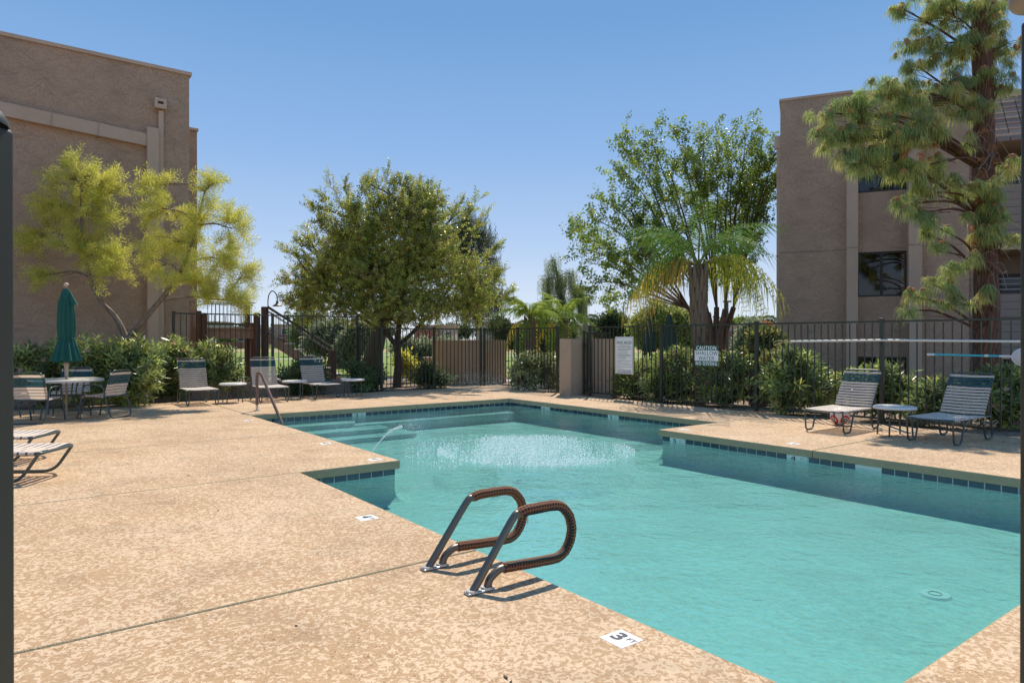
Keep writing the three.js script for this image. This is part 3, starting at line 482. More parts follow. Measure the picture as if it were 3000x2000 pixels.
// ---------------------------------------------------------------- grab rails
{
  const check = canvasMat(64, 64, (x) => { x.fillStyle = '#8a5a3c'; x.fillRect(0, 0, 64, 64); x.fillStyle = '#2e1a14'; for (let i = 0; i < 4; i++) for (let j = 0; j < 4; j++) x.fillRect(i * 16 + 2, j * 16 + 2, 10, 10); }, .9);
  check.map.wrapS = check.map.wrapT = THREE.RepeatWrapping; check.map.repeat.set(1 / .099, 1 / .085);
  const loop = [[0, .005], [.285, .375], [.335, .405], [.40, .42], [.60, .418], [.68, .395], [.74, .33], [.762, .245], [.745, .17], [.70, .11], [.63, .083], [.45, .09], [.25, .103], [.185, .098], [.125, .06], [.10, .004]].map(([u, v]) => V(u, v, 0));
  const path = new THREE.CatmullRomCurve3(loop, false, 'catmullrom', .35), pts = path.getPoints(150);
  const a = pts.findIndex((p) => p.x > .335), z = pts.length - 1 - [...pts].reverse().findIndex((p) => p.x > .215);
  const rail = (base, label, zip) => {
    const g = thing('grab_rail', label, 'grab rail', base, ROT, 'grab rails of the pool ladder');
    mesh('tube', tubeGeo(pts, .0235, 14), M.metal, g);
    const sl = pts.slice(a, z + 1), rad = sl.map((p, i) => i === 0 || i === sl.length - 1 ? .028 : .0315 + .0012 * Math.sin(i * 1.9) * Math.sin(i * .61)); mesh('checked_sleeve', new Tubes().add(sl, rad, 14).geo(), check, g);
    if (zip) {
      mesh('zip', tubeGeo(sl.slice(2, -2).map((p, i) => { const t = V().subVectors(sl[Math.min(sl.length - 1, i + 3)], sl[i + 1]).normalize(); return p.clone().add(V(t.y * .022 * 1, -t.x * .022, .022 + .003 * Math.sin(i * .8))); }), .009, 5), mat(.02, .02, .02, .7), g);
      mesh('zip_pull', boxGeo(.01, .04, .004, .375, .37, .035), M.plate, g);
    }
    const pl = mesh('floor_plate', new RoundedBoxGeometry(.185, .014, .062, 3, .007).translate(.05, .007, 0), M.plate, g);
    for (const x of [0, .10]) mesh('collar', new THREE.CylinderGeometry(.034, .036, .012, 20).translate(x, .017, 0), M.plate, pl);
    return g;
  };
  rail(G(1253, 1669), 'bent metal grab rail with brown checked sleeve, the one without a zip', 0); rail(G(1383, 1740), 'bent metal grab rail with brown checked sleeve and open black zip', 1);
  const h = thing('entry_handrail', 'brown sleeved entry handrail bending down into the pool steps', 'handrail'), b = G(752, 1203), t = G(834, 1246, -.2);
  const top = .76, along = V(t.x - b.x, 0, t.z - b.z).normalize();
  const hp = bend([b.clone().setY(.12), b.clone().setY(top), b.clone().addScaledVector(along, .16).setY(top + .02), t.clone().setY(-.3)], .12, 8);
  mesh('tube', tubeGeo(hp, .024, 12), M.metal, h); mesh('sleeve', tubeGeo(hp.map((p, i) => p), .030, 12), mat(.20, .115, .085, .75), h);
  mesh('foot', tubeGeo([b.clone().setY(0), b.clone().setY(.14)], .023, 12), M.plate, h); mesh('floor_plate', new THREE.CylinderGeometry(.055, .06, .012, 20).translate(b.x, .007, b.z), M.plate, h);
}
// ---------------------------------------------------------------- strap furniture
function wrapStrap(len, wdt, th = .03) {   // a vinyl strap across the frame (z), rolled over both tubes
  const n = 10, pr = []; for (let i = 0; i <= n; i++) { const f = i / n, z = (f - .5) * len; pr.push([z, th * .55 - .012 * Math.sin(f * Math.PI)]); }
  const full = [[-len / 2 + .012, -th * .6], [-len / 2 - th * .55, -th * .3], [-len / 2 - th * .6, .0], [-len / 2 - th * .3, th * .5], ...pr.slice(1, -1), [len / 2 + th * .3, th * .5], [len / 2 + th * .6, 0], [len / 2 + th * .55, -th * .3], [len / 2 - .012, -th * .6]];
  const pos = [], idx = []; full.forEach(([z, y]) => pos.push(-wdt / 2, y, z, wdt / 2, y, z)); for (let i = 0; i < full.length - 1; i++) { const k = i * 2; idx.push(k, k + 2, k + 1, k + 1, k + 2, k + 3); }
  const g = new THREE.BufferGeometry(); g.setAttribute('position', new THREE.Float32BufferAttribute(pos, 3)); g.setAttribute('uv', new THREE.Float32BufferAttribute(pos.length / 3 * 2, 2)); g.setIndex(idx); g.computeVertexNormals(); return g;
}
for (const k of ['strap', 'strapTeal', 'strapTan', 'strapOlive']) M[k].side = THREE.DoubleSide;
const LH = .335;
function makeLounger(label, pos, turn, ang = 1.05) {
  const g = thing('strap_lounger', label, 'lounger', pos, turn, 'strap loungers around the pool'), w = .30, r = .0135, T = (n, pts, q = .05) => mesh(n, tubeGeo(bend(pts, q), r, 8), M.frame, g);
  for (const s of [-1, 1]) {
    T('side_rail', [V(.0, LH, s * w * .0), V(0, LH, s * w), V(1.22, LH, s * w), V(1.27, .02, s * w), V(1.04, .014, s * w), V(.97, LH - .10, s * w)], .07);
    T('leg', [V(.02, LH, s * w), V(.06, .014, s * w), V(.27, .014, s * w), V(.38, LH - .04, s * w), V(.55, LH - .03, s * w)], .055);
  }
  T('crossbar', [V(1.22, LH - .01, -w), V(1.22, LH - .01, w)]); T('crossbar', [V(.5, LH - .03, -w), V(.5, LH - .03, w)]);
  const sg = wrapStrap(w * 2, .045), N = 16; for (let i = 0; i < N; i++) { const m = mesh('strap', sg, M.strap, g); m.position.set(.07 + i * .058, LH + .004, 0); }
  // backrest
  const bx = 1.0, by = LH + .015, c = Math.cos(ang), sn = Math.sin(ang), bl = .70, bw = .28;
  T('back_frame', [V(bx, by, -bw), V(bx + c * bl, by + sn * bl, -bw), V(bx + c * bl, by + sn * bl, bw), V(bx, by, bw)], .07);
  T('back_prop', [V(bx + c * .3, by + sn * .3, -bw), V(bx + .2, LH - .01, -bw), V(bx + .2, LH - .01, bw), V(bx + c * .3, by + sn * .3, bw)], .03);
  const bg = wrapStrap(bw * 2, .034); for (let i = 0; i < 13; i++) { const f = .035 + i * .0505, m = mesh('strap', bg, i >= 9 && i < 12 ? M.strapTeal : M.strap, g); m.position.set(bx + c * f, by + sn * f, 0); m.rotation.z = ang; }
  return g;
}
const HEAD_A = ROT + Math.PI / 2, HEAD_B = ROT;
makeLounger('white and teal strap lounger beside the oleander bush on the back row', P(15.98, 3.62), HEAD_A, 1.2);
makeLounger('white and teal strap lounger before the brown planter wall, middle of the back row', P(15.8, 5.12), HEAD_A - .06, 1.22);
makeLounger('white and teal strap lounger under the stairs, beside the tree end of the back row', P(16.05, 6.5), HEAD_A, 1.18);
makeLounger('white and teal strap lounger with a ball beneath it at the right fence', P(5.56, 10.26), HEAD_B + .03, 1.0);
makeLounger('white and teal strap lounger under the turquoise net pole', P(4.08, 10.34), HEAD_B - .05, 1.02);
function makeSideTable(label, pos, r = .3, h = .445) {
  const g = thing('side_table', label, 'table', pos, rr(0, 6), 'small round side tables');
  mesh('table_top', new THREE.LatheGeometry([[0, .012], [r - .03, .012], [r - .012, .008], [r, -.012], [r - .004, -.03], [r - .014, -.028], [r - .02, -.008], [0, -.004]].map(([x, y]) => new THREE.Vector2(x, y)), 40), M.whiteTop, g).position.y = h - .012;
  for (let i = 0; i < 4; i++) { const a = i * Math.PI / 2 + .4, c = Math.cos(a), s = Math.sin(a); mesh('leg', tubeGeo(bend([V(c * r * .3, h - .03, s * r * .3), V(c * r * .74, h - .03, s * r * .74), V(c * r * .82, 0, s * r * .82)], .06), .013, 8), M.frame, g); }
  return g;
}
makeSideTable('white round side table between the two loungers at the right fence', W(2623, 1200, 10.32).setY(0));
makeSideTable('white round side table between the oleander lounger and the planter wall lounger', W(681, 1150, 15.75).setY(0)); makeSideTable('white round side table between the planter wall lounger and the stair lounger', W(862, 1150, 16.75).setY(0)); makeSideTable('white round side table at the tree end of the back row', W(1033, 1150, 17.4).setY(0));
function makeChair(label, pos, turn, tan) {       // faces local +x
  const g = thing('strap_armchair', label, 'chair', pos, turn, 'strap armchairs around the umbrella table'), w = .285, T = (n, pts, q = .06, r = .0135) => mesh(n, tubeGeo(bend(pts, q), r, 8), M.frame, g);
  const A = tan ? M.strapTan : M.strap, B = tan ? M.strapOlive : M.strapTeal;
  for (const s of [-1, 1]) T('arm_frame', [V(.33, 0, s * w), V(.20, .62, s * w), V(-.17, .62, s * w), V(-.33, .015, s * w), V(-.335, .014, s * w * .2)], .09);
  T('rear_base', [V(-.335, .014, -w * .3), V(-.335, .014, w * .3)]);
  T('seat_frame', [V(-.2, .40, -w + .02), V(.19, .43, -w + .02), V(.245, .35, -w + .02), V(.245, .35, w - .02), V(.19, .43, w - .02), V(-.2, .40, w - .02), V(-.2, .40, -w + .02)], .04);
  T('back_frame', [V(-.19, .40, -w + .03), V(-.34, .88, -w + .03), V(-.34, .88, w - .03), V(-.19, .40, w - .03)], .09);
  const sg = wrapStrap(w * 2 - .04, .052); for (let i = 0; i < 7; i++) { const m = mesh('strap', sg, A, g); m.position.set(-.16 + i * .062, .404 + i * .0045, 0); if (i === 6) { m.position.set(.222, .40, 0); m.rotation.z = -.95; } }
  const bg = wrapStrap(w * 2 - .06, .046); for (let i = 0; i < 8; i++) { const f = .05 + i * .056, m = mesh('strap', bg, i >= 4 && i < 7 ? B : A, g); m.position.set(-.19 - .15 * f / .503, .40 + .48 * f / .503, 0); m.rotation.z = Math.PI / 2 + .30; }
  return g;
}
const TB = W(193, 1180, 12.65).setY(0);
makeChair('strap armchair turned to the hedge, its back to the open deck', W(109, 1240, 11.95).setY(0), Math.PI / 2 + .12);
makeChair('strap armchair against the hedge facing over the umbrella table', W(207, 1200, 13.55).setY(0), -Math.PI / 2 + .25);
makeChair('strap armchair seen from its side, right of the umbrella pole', W(306, 1222, 12.72).setY(0), Math.PI - .12);
makeChair('strap armchair mostly hidden behind the gate post', W(20, 1200, 12.9).setY(0), .25);
{
  const t = thing('patio_table', 'round cream patio table with an umbrella pole through it', 'table', TB);
  mesh('table_top', new THREE.LatheGeometry([[.025, .02], [.58, .02], [.60, .012], [.61, -.02], [.60, -.025], [.025, -.01]].map(([x, y]) => new THREE.Vector2(x, y)), 56), mat(.62, .55, .45, .4), t).position.y = .70;
  for (let i = 0; i < 4; i++) { const a = i * Math.PI / 2 + .5, c = Math.cos(a), s = Math.sin(a); mesh('leg', tubeGeo(bend([V(c * .48, .675, s * .48), V(c * .20, .675, s * .20), V(c * .16, .40, s * .16), V(c * .42, .2, s * .42), V(c * .45, 0, s * .45)], .09), .0135, 8), M.frame, t); }
  const u = thing('closed_umbrella', 'closed green market umbrella with a wooden ball finial, standing in the patio table', 'umbrella', TB);
  const y = (py) => EYE + (HORIZON - py) / FOCAL * 12.65, pm = mat(.46, .33, .22, .55, { map: every(grainTex, .5) });
  mesh('pole', tubeGeo([V(0, 0, 0), V(0, y(840), 0)], .019, 12), pm, u);
  mesh('finial', new THREE.SphereGeometry(.042, 16, 12).scale(1, .9, 1).translate(0, y(834), 0), mat(.55, .42, .30, .5), u);
  mesh('pole_sleeve', new THREE.LatheGeometry([[.02, -.10], [.028, -.10], [.034, .07], [.042, .08], [.042, .15], [.02, .15]].map(([a, b]) => new THREE.Vector2(a, b)), 16).translate(0, y(1086), 0), mat(.5, .38, .28, .5), u);
  mesh('drip_lid', new THREE.CylinderGeometry(.17, .18, .05, 24).translate(.0, .026, 0), mat(.42, .3, .2, .7), u);
  // gathered canvas
  const prof = [[846, 8], [860, 12], [890, 18], [925, 20], [960, 21], [985, 19], [992, 17], [1000, 20], [1025, 27], [1050, 34], [1058, 35]], n = 84, pos = [], idx = [], mPer = 12.65 / FOCAL;
  prof.forEach(([py, r], k) => { for (let j = 0; j <= n; j++) { const a = j / n * Math.PI * 2, fl = Math.min(1, k / 2) * (k > 6 ? .17 : .13), q = r * mPer * (1 + fl * Math.sin(a * 11 + .35 * Math.sin(k * 1.3)) + .05 * Math.sin(a * 3 + k * .5)); pos.push(Math.cos(a) * q, y(py) + (k === prof.length - 1 ? .018 * Math.sin(a * 11) : 0), Math.sin(a) * q); } });
  for (let k = 0; k < prof.length - 1; k++) for (let j = 0; j < n; j++) { const a = k * (n + 1) + j, b = a + 1, c = a + n + 1; idx.push(a, b, c, b, c + 1, c); }
  const cg = new THREE.BufferGeometry(); cg.setAttribute('position', new THREE.Float32BufferAttribute(pos, 3)); cg.setIndex(idx); cg.computeVertexNormals();
  const cm = mat(.007, .092, .070, .8, { side: THREE.DoubleSide, sheen: .3 }); const can = mesh('canopy', cg, cm, u);
  mesh('tie_band', new THREE.TorusGeometry(.118, .012, 6, 40).rotateX(Math.PI / 2).translate(0, y(992), 0), cm, can);
  // loose flap of the vent
  const fp = [], fi = []; const fr = 10; for (let i = 0; i <= fr; i++) { const f = i / fr; for (let j = 0; j <= 6; j++) { const q = j / 6, a = -.75 + q * 1.1; const R = mPer * (9 + f * (11 + 18 * Math.sin(q * Math.PI))); fp.push(Math.cos(a) * R, y(848 + f * (46 - 12 * Math.abs(q - .5))), -Math.sin(a) * R * .6); } }
  for (let i = 0; i < fr; i++) for (let j = 0; j < 6; j++) { const k = i * 7 + j; fi.push(k, k + 1, k + 7, k + 1, k + 8, k + 7); }
  const fg = new THREE.BufferGeometry(); fg.setAttribute('position', new THREE.Float32BufferAttribute(fp, 3)); fg.setIndex(fi); fg.computeVertexNormals(); mesh('vent_flap', fg, cm, can);
  // the pair of dark umbrellas behind the fence
  for (const [px, d, y0, y1, lb] of [[1903, 19.5, 922, 1031, 'closed dark green umbrella behind the drooping palm fronds'], [1961, 18.6, 919, 1028, 'closed dark green umbrella standing clear behind the hedge']]) {
    const c = thing('closed_umbrella', lb, 'umbrella', W(px, 994, d).setY(0)), yy = (py) => EYE + (HORIZON - py) / FOCAL * d, pos = [], idx = [], pr = [[y0, 3], [y0 + 4, 6], [y0 + 40, 12], [y0 + 80, 16], [y1 - 12, 19], [y1, 17]];
    pr.forEach(([py, r], k) => { for (let j = 0; j <= 60; j++) { const a = j / 60 * Math.PI * 2, q = r * d / FOCAL * (1 + (k > 1 ? .12 : 0) * Math.sin(a * 9)); pos.push(Math.cos(a) * q, yy(py), Math.sin(a) * q); } });
    for (let k = 0; k < pr.length - 1; k++) for (let j = 0; j < 60; j++) { const a = k * 61 + j; idx.push(a, a + 1, a + 61, a + 1, a + 62, a + 61); }
    const g2 = new THREE.BufferGeometry(); g2.setAttribute('position', new THREE.Float32BufferAttribute(pos, 3)); g2.setIndex(idx); g2.computeVertexNormals();
    mesh('canopy', g2, mat(.03, .062, .046, .85, { side: THREE.DoubleSide }), c); mesh('pole', tubeGeo([V(0, 0, 0), V(0, yy(y0), 0)], .02, 8), M.fenceDark, c);
  }
}
// low strap chairs at the left edge: only their foot ends show
function footEnd(label, pos, turn) {
  const g = thing('strap_chaise', label, 'lounger', pos, turn, 'low strap chaises cut by the gate post'), w = .29, T = (n, pts, q = .06) => mesh(n, tubeGeo(bend(pts, q), .017, 10), M.frame, g);
  for (const s of [-1, 1]) { T('side_rail', [V(0, .30, s * w * .5), V(0, .30, s * w), V(-1.3, .31, s * w)], .05); T('leg', [V(-.01, .295, s * w), V(-.20, .018, s * w), V(-1.15, .018, s * w), V(-1.3, .31, s * w)], .12); }
  T('front_bar', [V(0, .30, -w * .5), V(0, .30, w * .5)]);
  const sg = wrapStrap(w * 2, .062, .038); for (let i = 0; i < 15; i++) { const m = mesh('strap', sg, M.strap, g); m.position.set(-.075 - i * .083, .302, 0); }
  T('back_frame', [V(-1.28, .31, -w), V(-1.55, .86, -w), V(-1.55, .86, w), V(-1.28, .31, w)], .08);
  const bg = wrapStrap(w * 2, .056, .036); for (let i = 0; i < 8; i++) { const m = mesh('strap', bg, M.strap, g); m.position.set(-1.30 - i * .031, .35 + i * .063, 0); m.rotation.z = Math.PI / 2 + .46; }
}
footEnd('white strap chaise end with slanted legs cut by the gate post, nearer the pool rails', W(165, 1330, 7.15).setY(0), .06); footEnd('white strap chaise end with slanted legs, the one by the umbrella table', W(136, 1290, 8.25).setY(0), .10);
// beach ball with bullseyes under the lounger
{
  const bp = W(2462, 1215, 11.55), R = .155, bl = thing('toy_ball', 'white toy ball with red bullseye rings under the lounger', 'ball', [bp.x, R, bp.z]);
  mesh('skin', new THREE.SphereGeometry(R, 32, 24), mat(.72, .66, .63, .35), bl);
  const red = mat(.55, .02, .03, .4), dk = mat(.05, .045, .03, .4), cap = (r0, r1, m, yaw, pitch, n) => { const g = new THREE.SphereGeometry(R + .0015, 24, 6, 0, Math.PI * 2, r0, r1 - r0); g.rotateX(Math.PI / 2 - pitch); g.rotateY(yaw); mesh(n, g, m, bl); };
  for (const [yaw, pitch] of [[.15, -.35], [-1.2, -.4], [1.5, -.3], [2.8, .2]]) { cap(.30, .52, red, yaw, pitch, 'red_ring'); cap(.10, .2, dk, yaw, pitch, 'dark_ring'); }
}
// ---------------------------------------------------------------- foliage
function leafMat(rough = 1, trans = .42, coat = 0, cr = .35) { return new THREE.MeshPhysicalMaterial({ color: 0xffffff, roughness: rough, transmission: trans, thickness: 0, side: THREE.DoubleSide, clearcoat: coat, clearcoatRoughness: cr, ior: 1.4, specularIntensity: .35 }); }
M.leaf = leafMat(1, .5); M.leafGloss = leafMat(1, .48, .7, .28); M.needle = leafMat(1, .45, .2, .4); M.petal = leafMat(1, .4);
class Leaves {
  constructor() { this.p = []; this.i = []; }
  // a pointed leaf from o along d (unit), width along x, folded a little and drooping
  leaf(o, d, x, len, wid, droop = 0, fold = .18, at = .45) {
    const n = V().crossVectors(d, x).normalize(), b = this.p.length / 3, tip = o.clone().addScaledVector(d, len).add(V(0, -droop * len, 0)), mid = o.clone().addScaledVector(d, len * at).add(V(0, -droop * len * at * at, 0));
    const L = mid.clone().addScaledVector(x, wid / 2).addScaledVector(n, wid * fold), R = mid.clone().addScaledVector(x, -wid / 2).addScaledVector(n, wid * fold);
    for (const q of [o, L, tip, R]) this.p.push(q.x, q.y, q.z); this.i.push(b, b + 1, b + 2, b, b + 2, b + 3);
  }
  strip(pts, wid, x) {   // narrow blade through points
    const b = this.p.length / 3, N = pts.length; pts.forEach((q, k) => { const w = wid * (k === N - 1 ? .15 : k === 0 ? .6 : 1) / 2; this.p.push(q.x + x.x * w, q.y + x.y * w, q.z + x.z * w, q.x - x.x * w, q.y - x.y * w, q.z - x.z * w); });
    for (let k = 0; k < N - 1; k++) { const a = b + k * 2; this.i.push(a, a + 1, a + 2, a + 1, a + 3, a + 2); }
  }
  geo() { const g = new THREE.BufferGeometry(); g.setAttribute('position', new THREE.Float32BufferAttribute(this.p, 3)); g.setIndex(this.i); const q = g.toNonIndexed(); q.computeVertexNormals(); return q; }
}
const dirOf = () => { const z = rr(-1, 1), a = rr(0, 6.283), r = Math.sqrt(1 - z * z); return V(r * Math.cos(a), z, r * Math.sin(a)); };
const perp = (d) => { const x = V().crossVectors(d, dirOf()); return x.lengthSq() < 1e-6 ? perp(d) : x.normalize(); };
// sprigs grow along +y from the origin
function sprigOak() { const L = new Leaves(); for (let i = 0; i < 13; i++) { const y = .02 + .26 * i / 13, a = i * 2.4, d = V(Math.cos(a) * .8, rr(.2, .7), Math.sin(a) * .8).normalize(); L.leaf(V(0, y, 0), d, perp(d), rr(.06, .09), rr(.034, .045)); } return L.geo(); }
function sprigSycamore() { const L = new Leaves(); for (let i = 0; i < 7; i++) { const y = .03 + .24 * i / 7, a = i * 2.4, d = V(Math.cos(a), rr(-.3, .5), Math.sin(a)).normalize(), x = perp(d), l = rr(.06, .10), o = V(Math.cos(a) * .03, y, Math.sin(a) * .03); L.leaf(o, d, x, l, l * .55, .25); const s1 = d.clone().multiplyScalar(.6).addScaledVector(x, .8).normalize(), s2 = d.clone().multiplyScalar(.6).addScaledVector(x, -.8).normalize(); L.leaf(o, s1, V().crossVectors(s1, V().crossVectors(d, x)).normalize(), l * .7, l * .4, .2); L.leaf(o, s2, V().crossVectors(s2, V().crossVectors(d, x)).normalize(), l * .7, l * .4, .2); } return L.geo(); }
function sprigFeather() { const L = new Leaves(); for (let i = 0; i < 26; i++) { const y = .36 * i / 26, a = i * 2.4, d = V(Math.cos(a) * .75, rr(.35, .8), Math.sin(a) * .75).normalize(); L.leaf(V(0, y, 0), d, perp(d), rr(.08, .13), .0115, rr(0, .12), 0, .5); } return L.geo(); }
function sprigOleander(long = 1) { const L = new Leaves(); for (let k = 0; k < 5; k++) for (let j = 0; j < 3; j++) { const y = .05 + k * .05, a = j * 2.094 + k * 1.05 + rr(-.2, .2), up = .35 + k * .16, d = V(Math.cos(a), up, Math.sin(a)).normalize(), x = V(-Math.sin(a), 0, Math.cos(a)); L.leaf(V(0, y, 0), d, x, rr(.12, .165) * long, rr(.028, .036), .12, .12); } return L.geo(); }
function sprigPine() { const L = new Leaves(); for (let i = 0; i < 46; i++) { const a = i * 2.4, up = rr(-.1, 1.1), d = V(Math.cos(a), up, Math.sin(a)).normalize(), l = rr(.19, .28), x = V(-Math.sin(a), 0, Math.cos(a)), o = V(0, rr(-.06, .05), 0); const p1 = o.clone().addScaledVector(d, l * .4), p2 = p1.clone().add(V(d.x * .26, d.y * .15 - .34, d.z * .26).multiplyScalar(l)), p3 = p2.clone().add(V(d.x * .08, -.42, d.z * .08).multiplyScalar(l)); L.strip([o, p1, p2, p3], .008, x); } return L.geo(); }
function sprigWeep() { const L = new Leaves(); for (let i = 0; i < 22; i++) { const y = -.9 * i / 22, a = i * 2.4, d = V(Math.cos(a) * .5, -1, Math.sin(a) * .5).normalize(); L.leaf(V(.03 * Math.sin(i), y, .03 * Math.cos(i)), d, perp(d), rr(.12, .2), .02, 0, .05); } return L.geo(); }
function sprigBroad(n = 16, l0 = .10, w = .05) { const L = new Leaves(); for (let i = 0; i < n; i++) { const d = dirOf(); d.y = d.y * .7 + .2; d.normalize(); L.leaf(d.clone().multiplyScalar(rr(.02, .2)), d, perp(d), rr(.8, 1.2) * l0, w); } return L.geo(); }
const SP = { oak: [sprigOak(), sprigOak()], syc: [sprigSycamore(), sprigSycamore()], fea: [sprigFeather(), sprigFeather()], ole: [sprigOleander(), sprigOleander(.85)], pine: [sprigPine(), sprigPine()], weep: [sprigWeep(), sprigWeep()], broad: [sprigBroad(), sprigBroad(20, .09, .04)] };
const _m = new THREE.Matrix4(), _q = new THREE.Quaternion(), _s = V(), _y = V(0, 1, 0);
function scatter(name, parent, geos, material, list, cols, gain = 1.6) {      // list: [position, direction, size]
  geos.forEach((geo, gi) => {
    const sub = list.filter((_, i) => i % geos.length === gi); if (!sub.length) return;
    const im = new THREE.InstancedMesh(geo, material, sub.length); im.name = name; im.castShadow = im.receiveShadow = true; im.userData.kind = 'stuff';
    sub.forEach(([p, d, s], i) => {
      _q.setFromUnitVectors(_y, d); const roll = new THREE.Quaternion().setFromAxisAngle(_y, rr(0, 6.283)); _m.compose(p, _q.clone().multiply(roll), _s.set(s, s, s)); im.setMatrixAt(i, _m);
      const c = cols[Math.floor(rnd() * cols.length)], k = rr(.82, 1.18) * gain; im.setColorAt(i, lin(c[0] * k * rr(.93, 1.07), c[1] * k, c[2] * k));
    });
    parent.add(im);
  });
}
// a crown given as blobs [px, py, rx, ry, nearer/farther m] at depth d, with limbs from the trunk nodes
function growCrown(tree, o) {
  const T = new Tubes(), list = [], mp = o.d / FOCAL;
  for (const tr of o.trunks ?? []) T.add(curve(tr.map((q) => q[0]), tr.length * 4), curveR(tr, tr.length * 4), 10, true, .06);
  const nodes = (o.trunks ?? []).flatMap((tr) => curve(tr.map((q) => q[0]), 10).slice(o.from ?? 4));
  const tot = o.blobs.reduce((a, b) => a + b[2] * b[3] * (b[5] ?? 1), 0);
  for (const [px, py, rx, ry, dd = 0, dens = 1] of o.blobs) {
    const C = W(px, py, o.d + dd), gr = o.grow ?? 1, R = V(rx * mp * gr, ry * mp * gr, (o.rz ?? 1) * (rx + ry) / 2 * mp * gr), n = Math.round((o.thin ?? 1) * o.twigs * rx * ry * dens / tot);
    const near = nodes.length ? nodes.reduce((a, q) => q.distanceTo(C) + (q.y > C.y + R.y * .4 ? 1.5 : 0) < a[0] ? [q.distanceTo(C) + (q.y > C.y + R.y * .4 ? 1.5 : 0), q] : a, [1e9, null])[1] : C.clone().setY(Math.max(0, C.y - R.y));
    const limb = curve([near, near.clone().lerp(C, .5).add(V(rr(-.2, .2), (o.arch ?? .12) * near.distanceTo(C), rr(-.2, .2))), C], 10), lr = (o.limb ?? .045) * Math.min(1.2, .5 + near.distanceTo(C) * .25);
    if (!o.noLimbs) T.add(limb, limb.map((_, i) => lr * (1 - .6 * i / 10)), 6, false, .05);
    for (let k = 0; k < n; k++) {
      const dir = dirOf(), rad = Math.pow(rnd(), o.pow ?? .42), tip = V(C.x + dir.x * R.x * rad, C.y + dir.y * R.y * rad, C.z + dir.z * R.z * rad);
      if (o.floor !== undefined && tip.y < o.floor) continue;
      const lp = limb[3 + Math.floor(rnd() * 8)], st = lp.clone().lerp(C, rr(0, .6)), tw = curve([st, st.clone().lerp(tip, .5).add(V(rr(-.1, .1), rr(0, .2) * R.y, rr(-.1, .1))), tip], 6);
      if (!o.noTwigs && (k % (o.twigEvery ?? 1)) === 0) T.add(tw, tw.map((_, i) => (o.twig ?? .009) * (1.1 - .8 * i / 6)), 4, false);
      const per = o.per ?? 4; for (let j = 0; j < per; j++) {
        const f = per === 1 ? 1 : rr(o.span ?? .45, 1.02), i = Math.min(5, Math.floor(f * 6)), p = tw[i].clone().lerp(tw[Math.min(6, i + 1)], f * 6 - i); p.add(dirOf().multiplyScalar(o.jit ?? .05));
        const t = V().subVectors(tip, tw[4]).normalize().lerp(V(0, 1, 0), o.up ?? .15).addScaledVector(dirOf(), o.rand ?? .5).normalize();
        if (o.hang) { p.y -= 0; list.push([p, V(rr(-.12, .12), 1, rr(-.12, .12)).normalize(), rr(.75, 1.25) * (o.size ?? 1)]); } else list.push([p, t, rr(.75, 1.25) * (o.size ?? 1)]);
      }
    }
  }
  o.extra?.(T, list);
  if (T.i.length) mesh(o.trunkName ?? 'trunk', T.geo(), o.bark, tree);
  scatter('crown', tree, o.sprig, o.leaf ?? M.leaf, list, o.cols, o.gain);
  return list;
}
// leafy shoots leaving a limb: list of sprigs and twigs along each shoot
function shoots(T, list, path, n, o) {
  for (let k = 0; k < n; k++) {
    const f = rr(o.f0 ?? .3, 1), i = Math.min(path.length - 2, Math.floor(f * (path.length - 1))), b = path[i].clone().lerp(path[i + 1], rnd()), t = V().subVectors(path[i + 1], path[i]).normalize();
    const d = t.multiplyScalar(o.along ?? .7).addScaledVector(dirOf(), o.spread ?? .7).add(V(0, o.lift ?? .3, 0)).normalize(), L = rr(o.l0, o.l1), e = b.clone().addScaledVector(d, L), m = b.clone().lerp(e, .5).add(dirOf().multiplyScalar(.1 * L)).add(V(0, -.04 * L, 0)), tw = curve([b, m, e], 8);
    T.add(tw, tw.map((_, j) => o.r * (1.1 - .85 * j / 8)), 4, false);
    const ns = Math.max(2, Math.round(L / o.step)); for (let j = 0; j < ns; j++) { const g = (o.s0 ?? .2) + (1 - (o.s0 ?? .2)) * (j + rnd()) / ns, q = Math.min(7, Math.floor(g * 8)), p = tw[q].clone().lerp(tw[q + 1], Math.min(1, g * 8 - q)); list.push([p, d.clone().addScaledVector(dirOf(), o.rand ?? .6).normalize(), rr(.7, 1.2) * o.size]); }
    if (o.sub) shoots(T, list, tw, o.sub, { ...o, sub: 0, l0: o.l0 * .4, l1: o.l1 * .45, r: o.r * .6 });
  }
}
function curveR(tr, n) { const out = []; for (let i = 0; i <= n; i++) { const f = i / n * (tr.length - 1), k = Math.min(tr.length - 2, Math.floor(f)); out.push(tr[k][1] + (tr[k + 1][1] - tr[k][1]) * (f - k)); } return out; }
const at = (d) => (px, py, r, dd = 0) => [W(px, py, d + dd), r];
M.barkGrey = bark(.23, .185, .15, .012); M.barkRed = bark(.20, .10, .062, .045, .8); M.barkDark = bark(.11, .082, .062, .02); M.barkTan = bark(.30, .215, .155, .015); M.barkPalm = bark(.24, .165, .115, .03, .5);
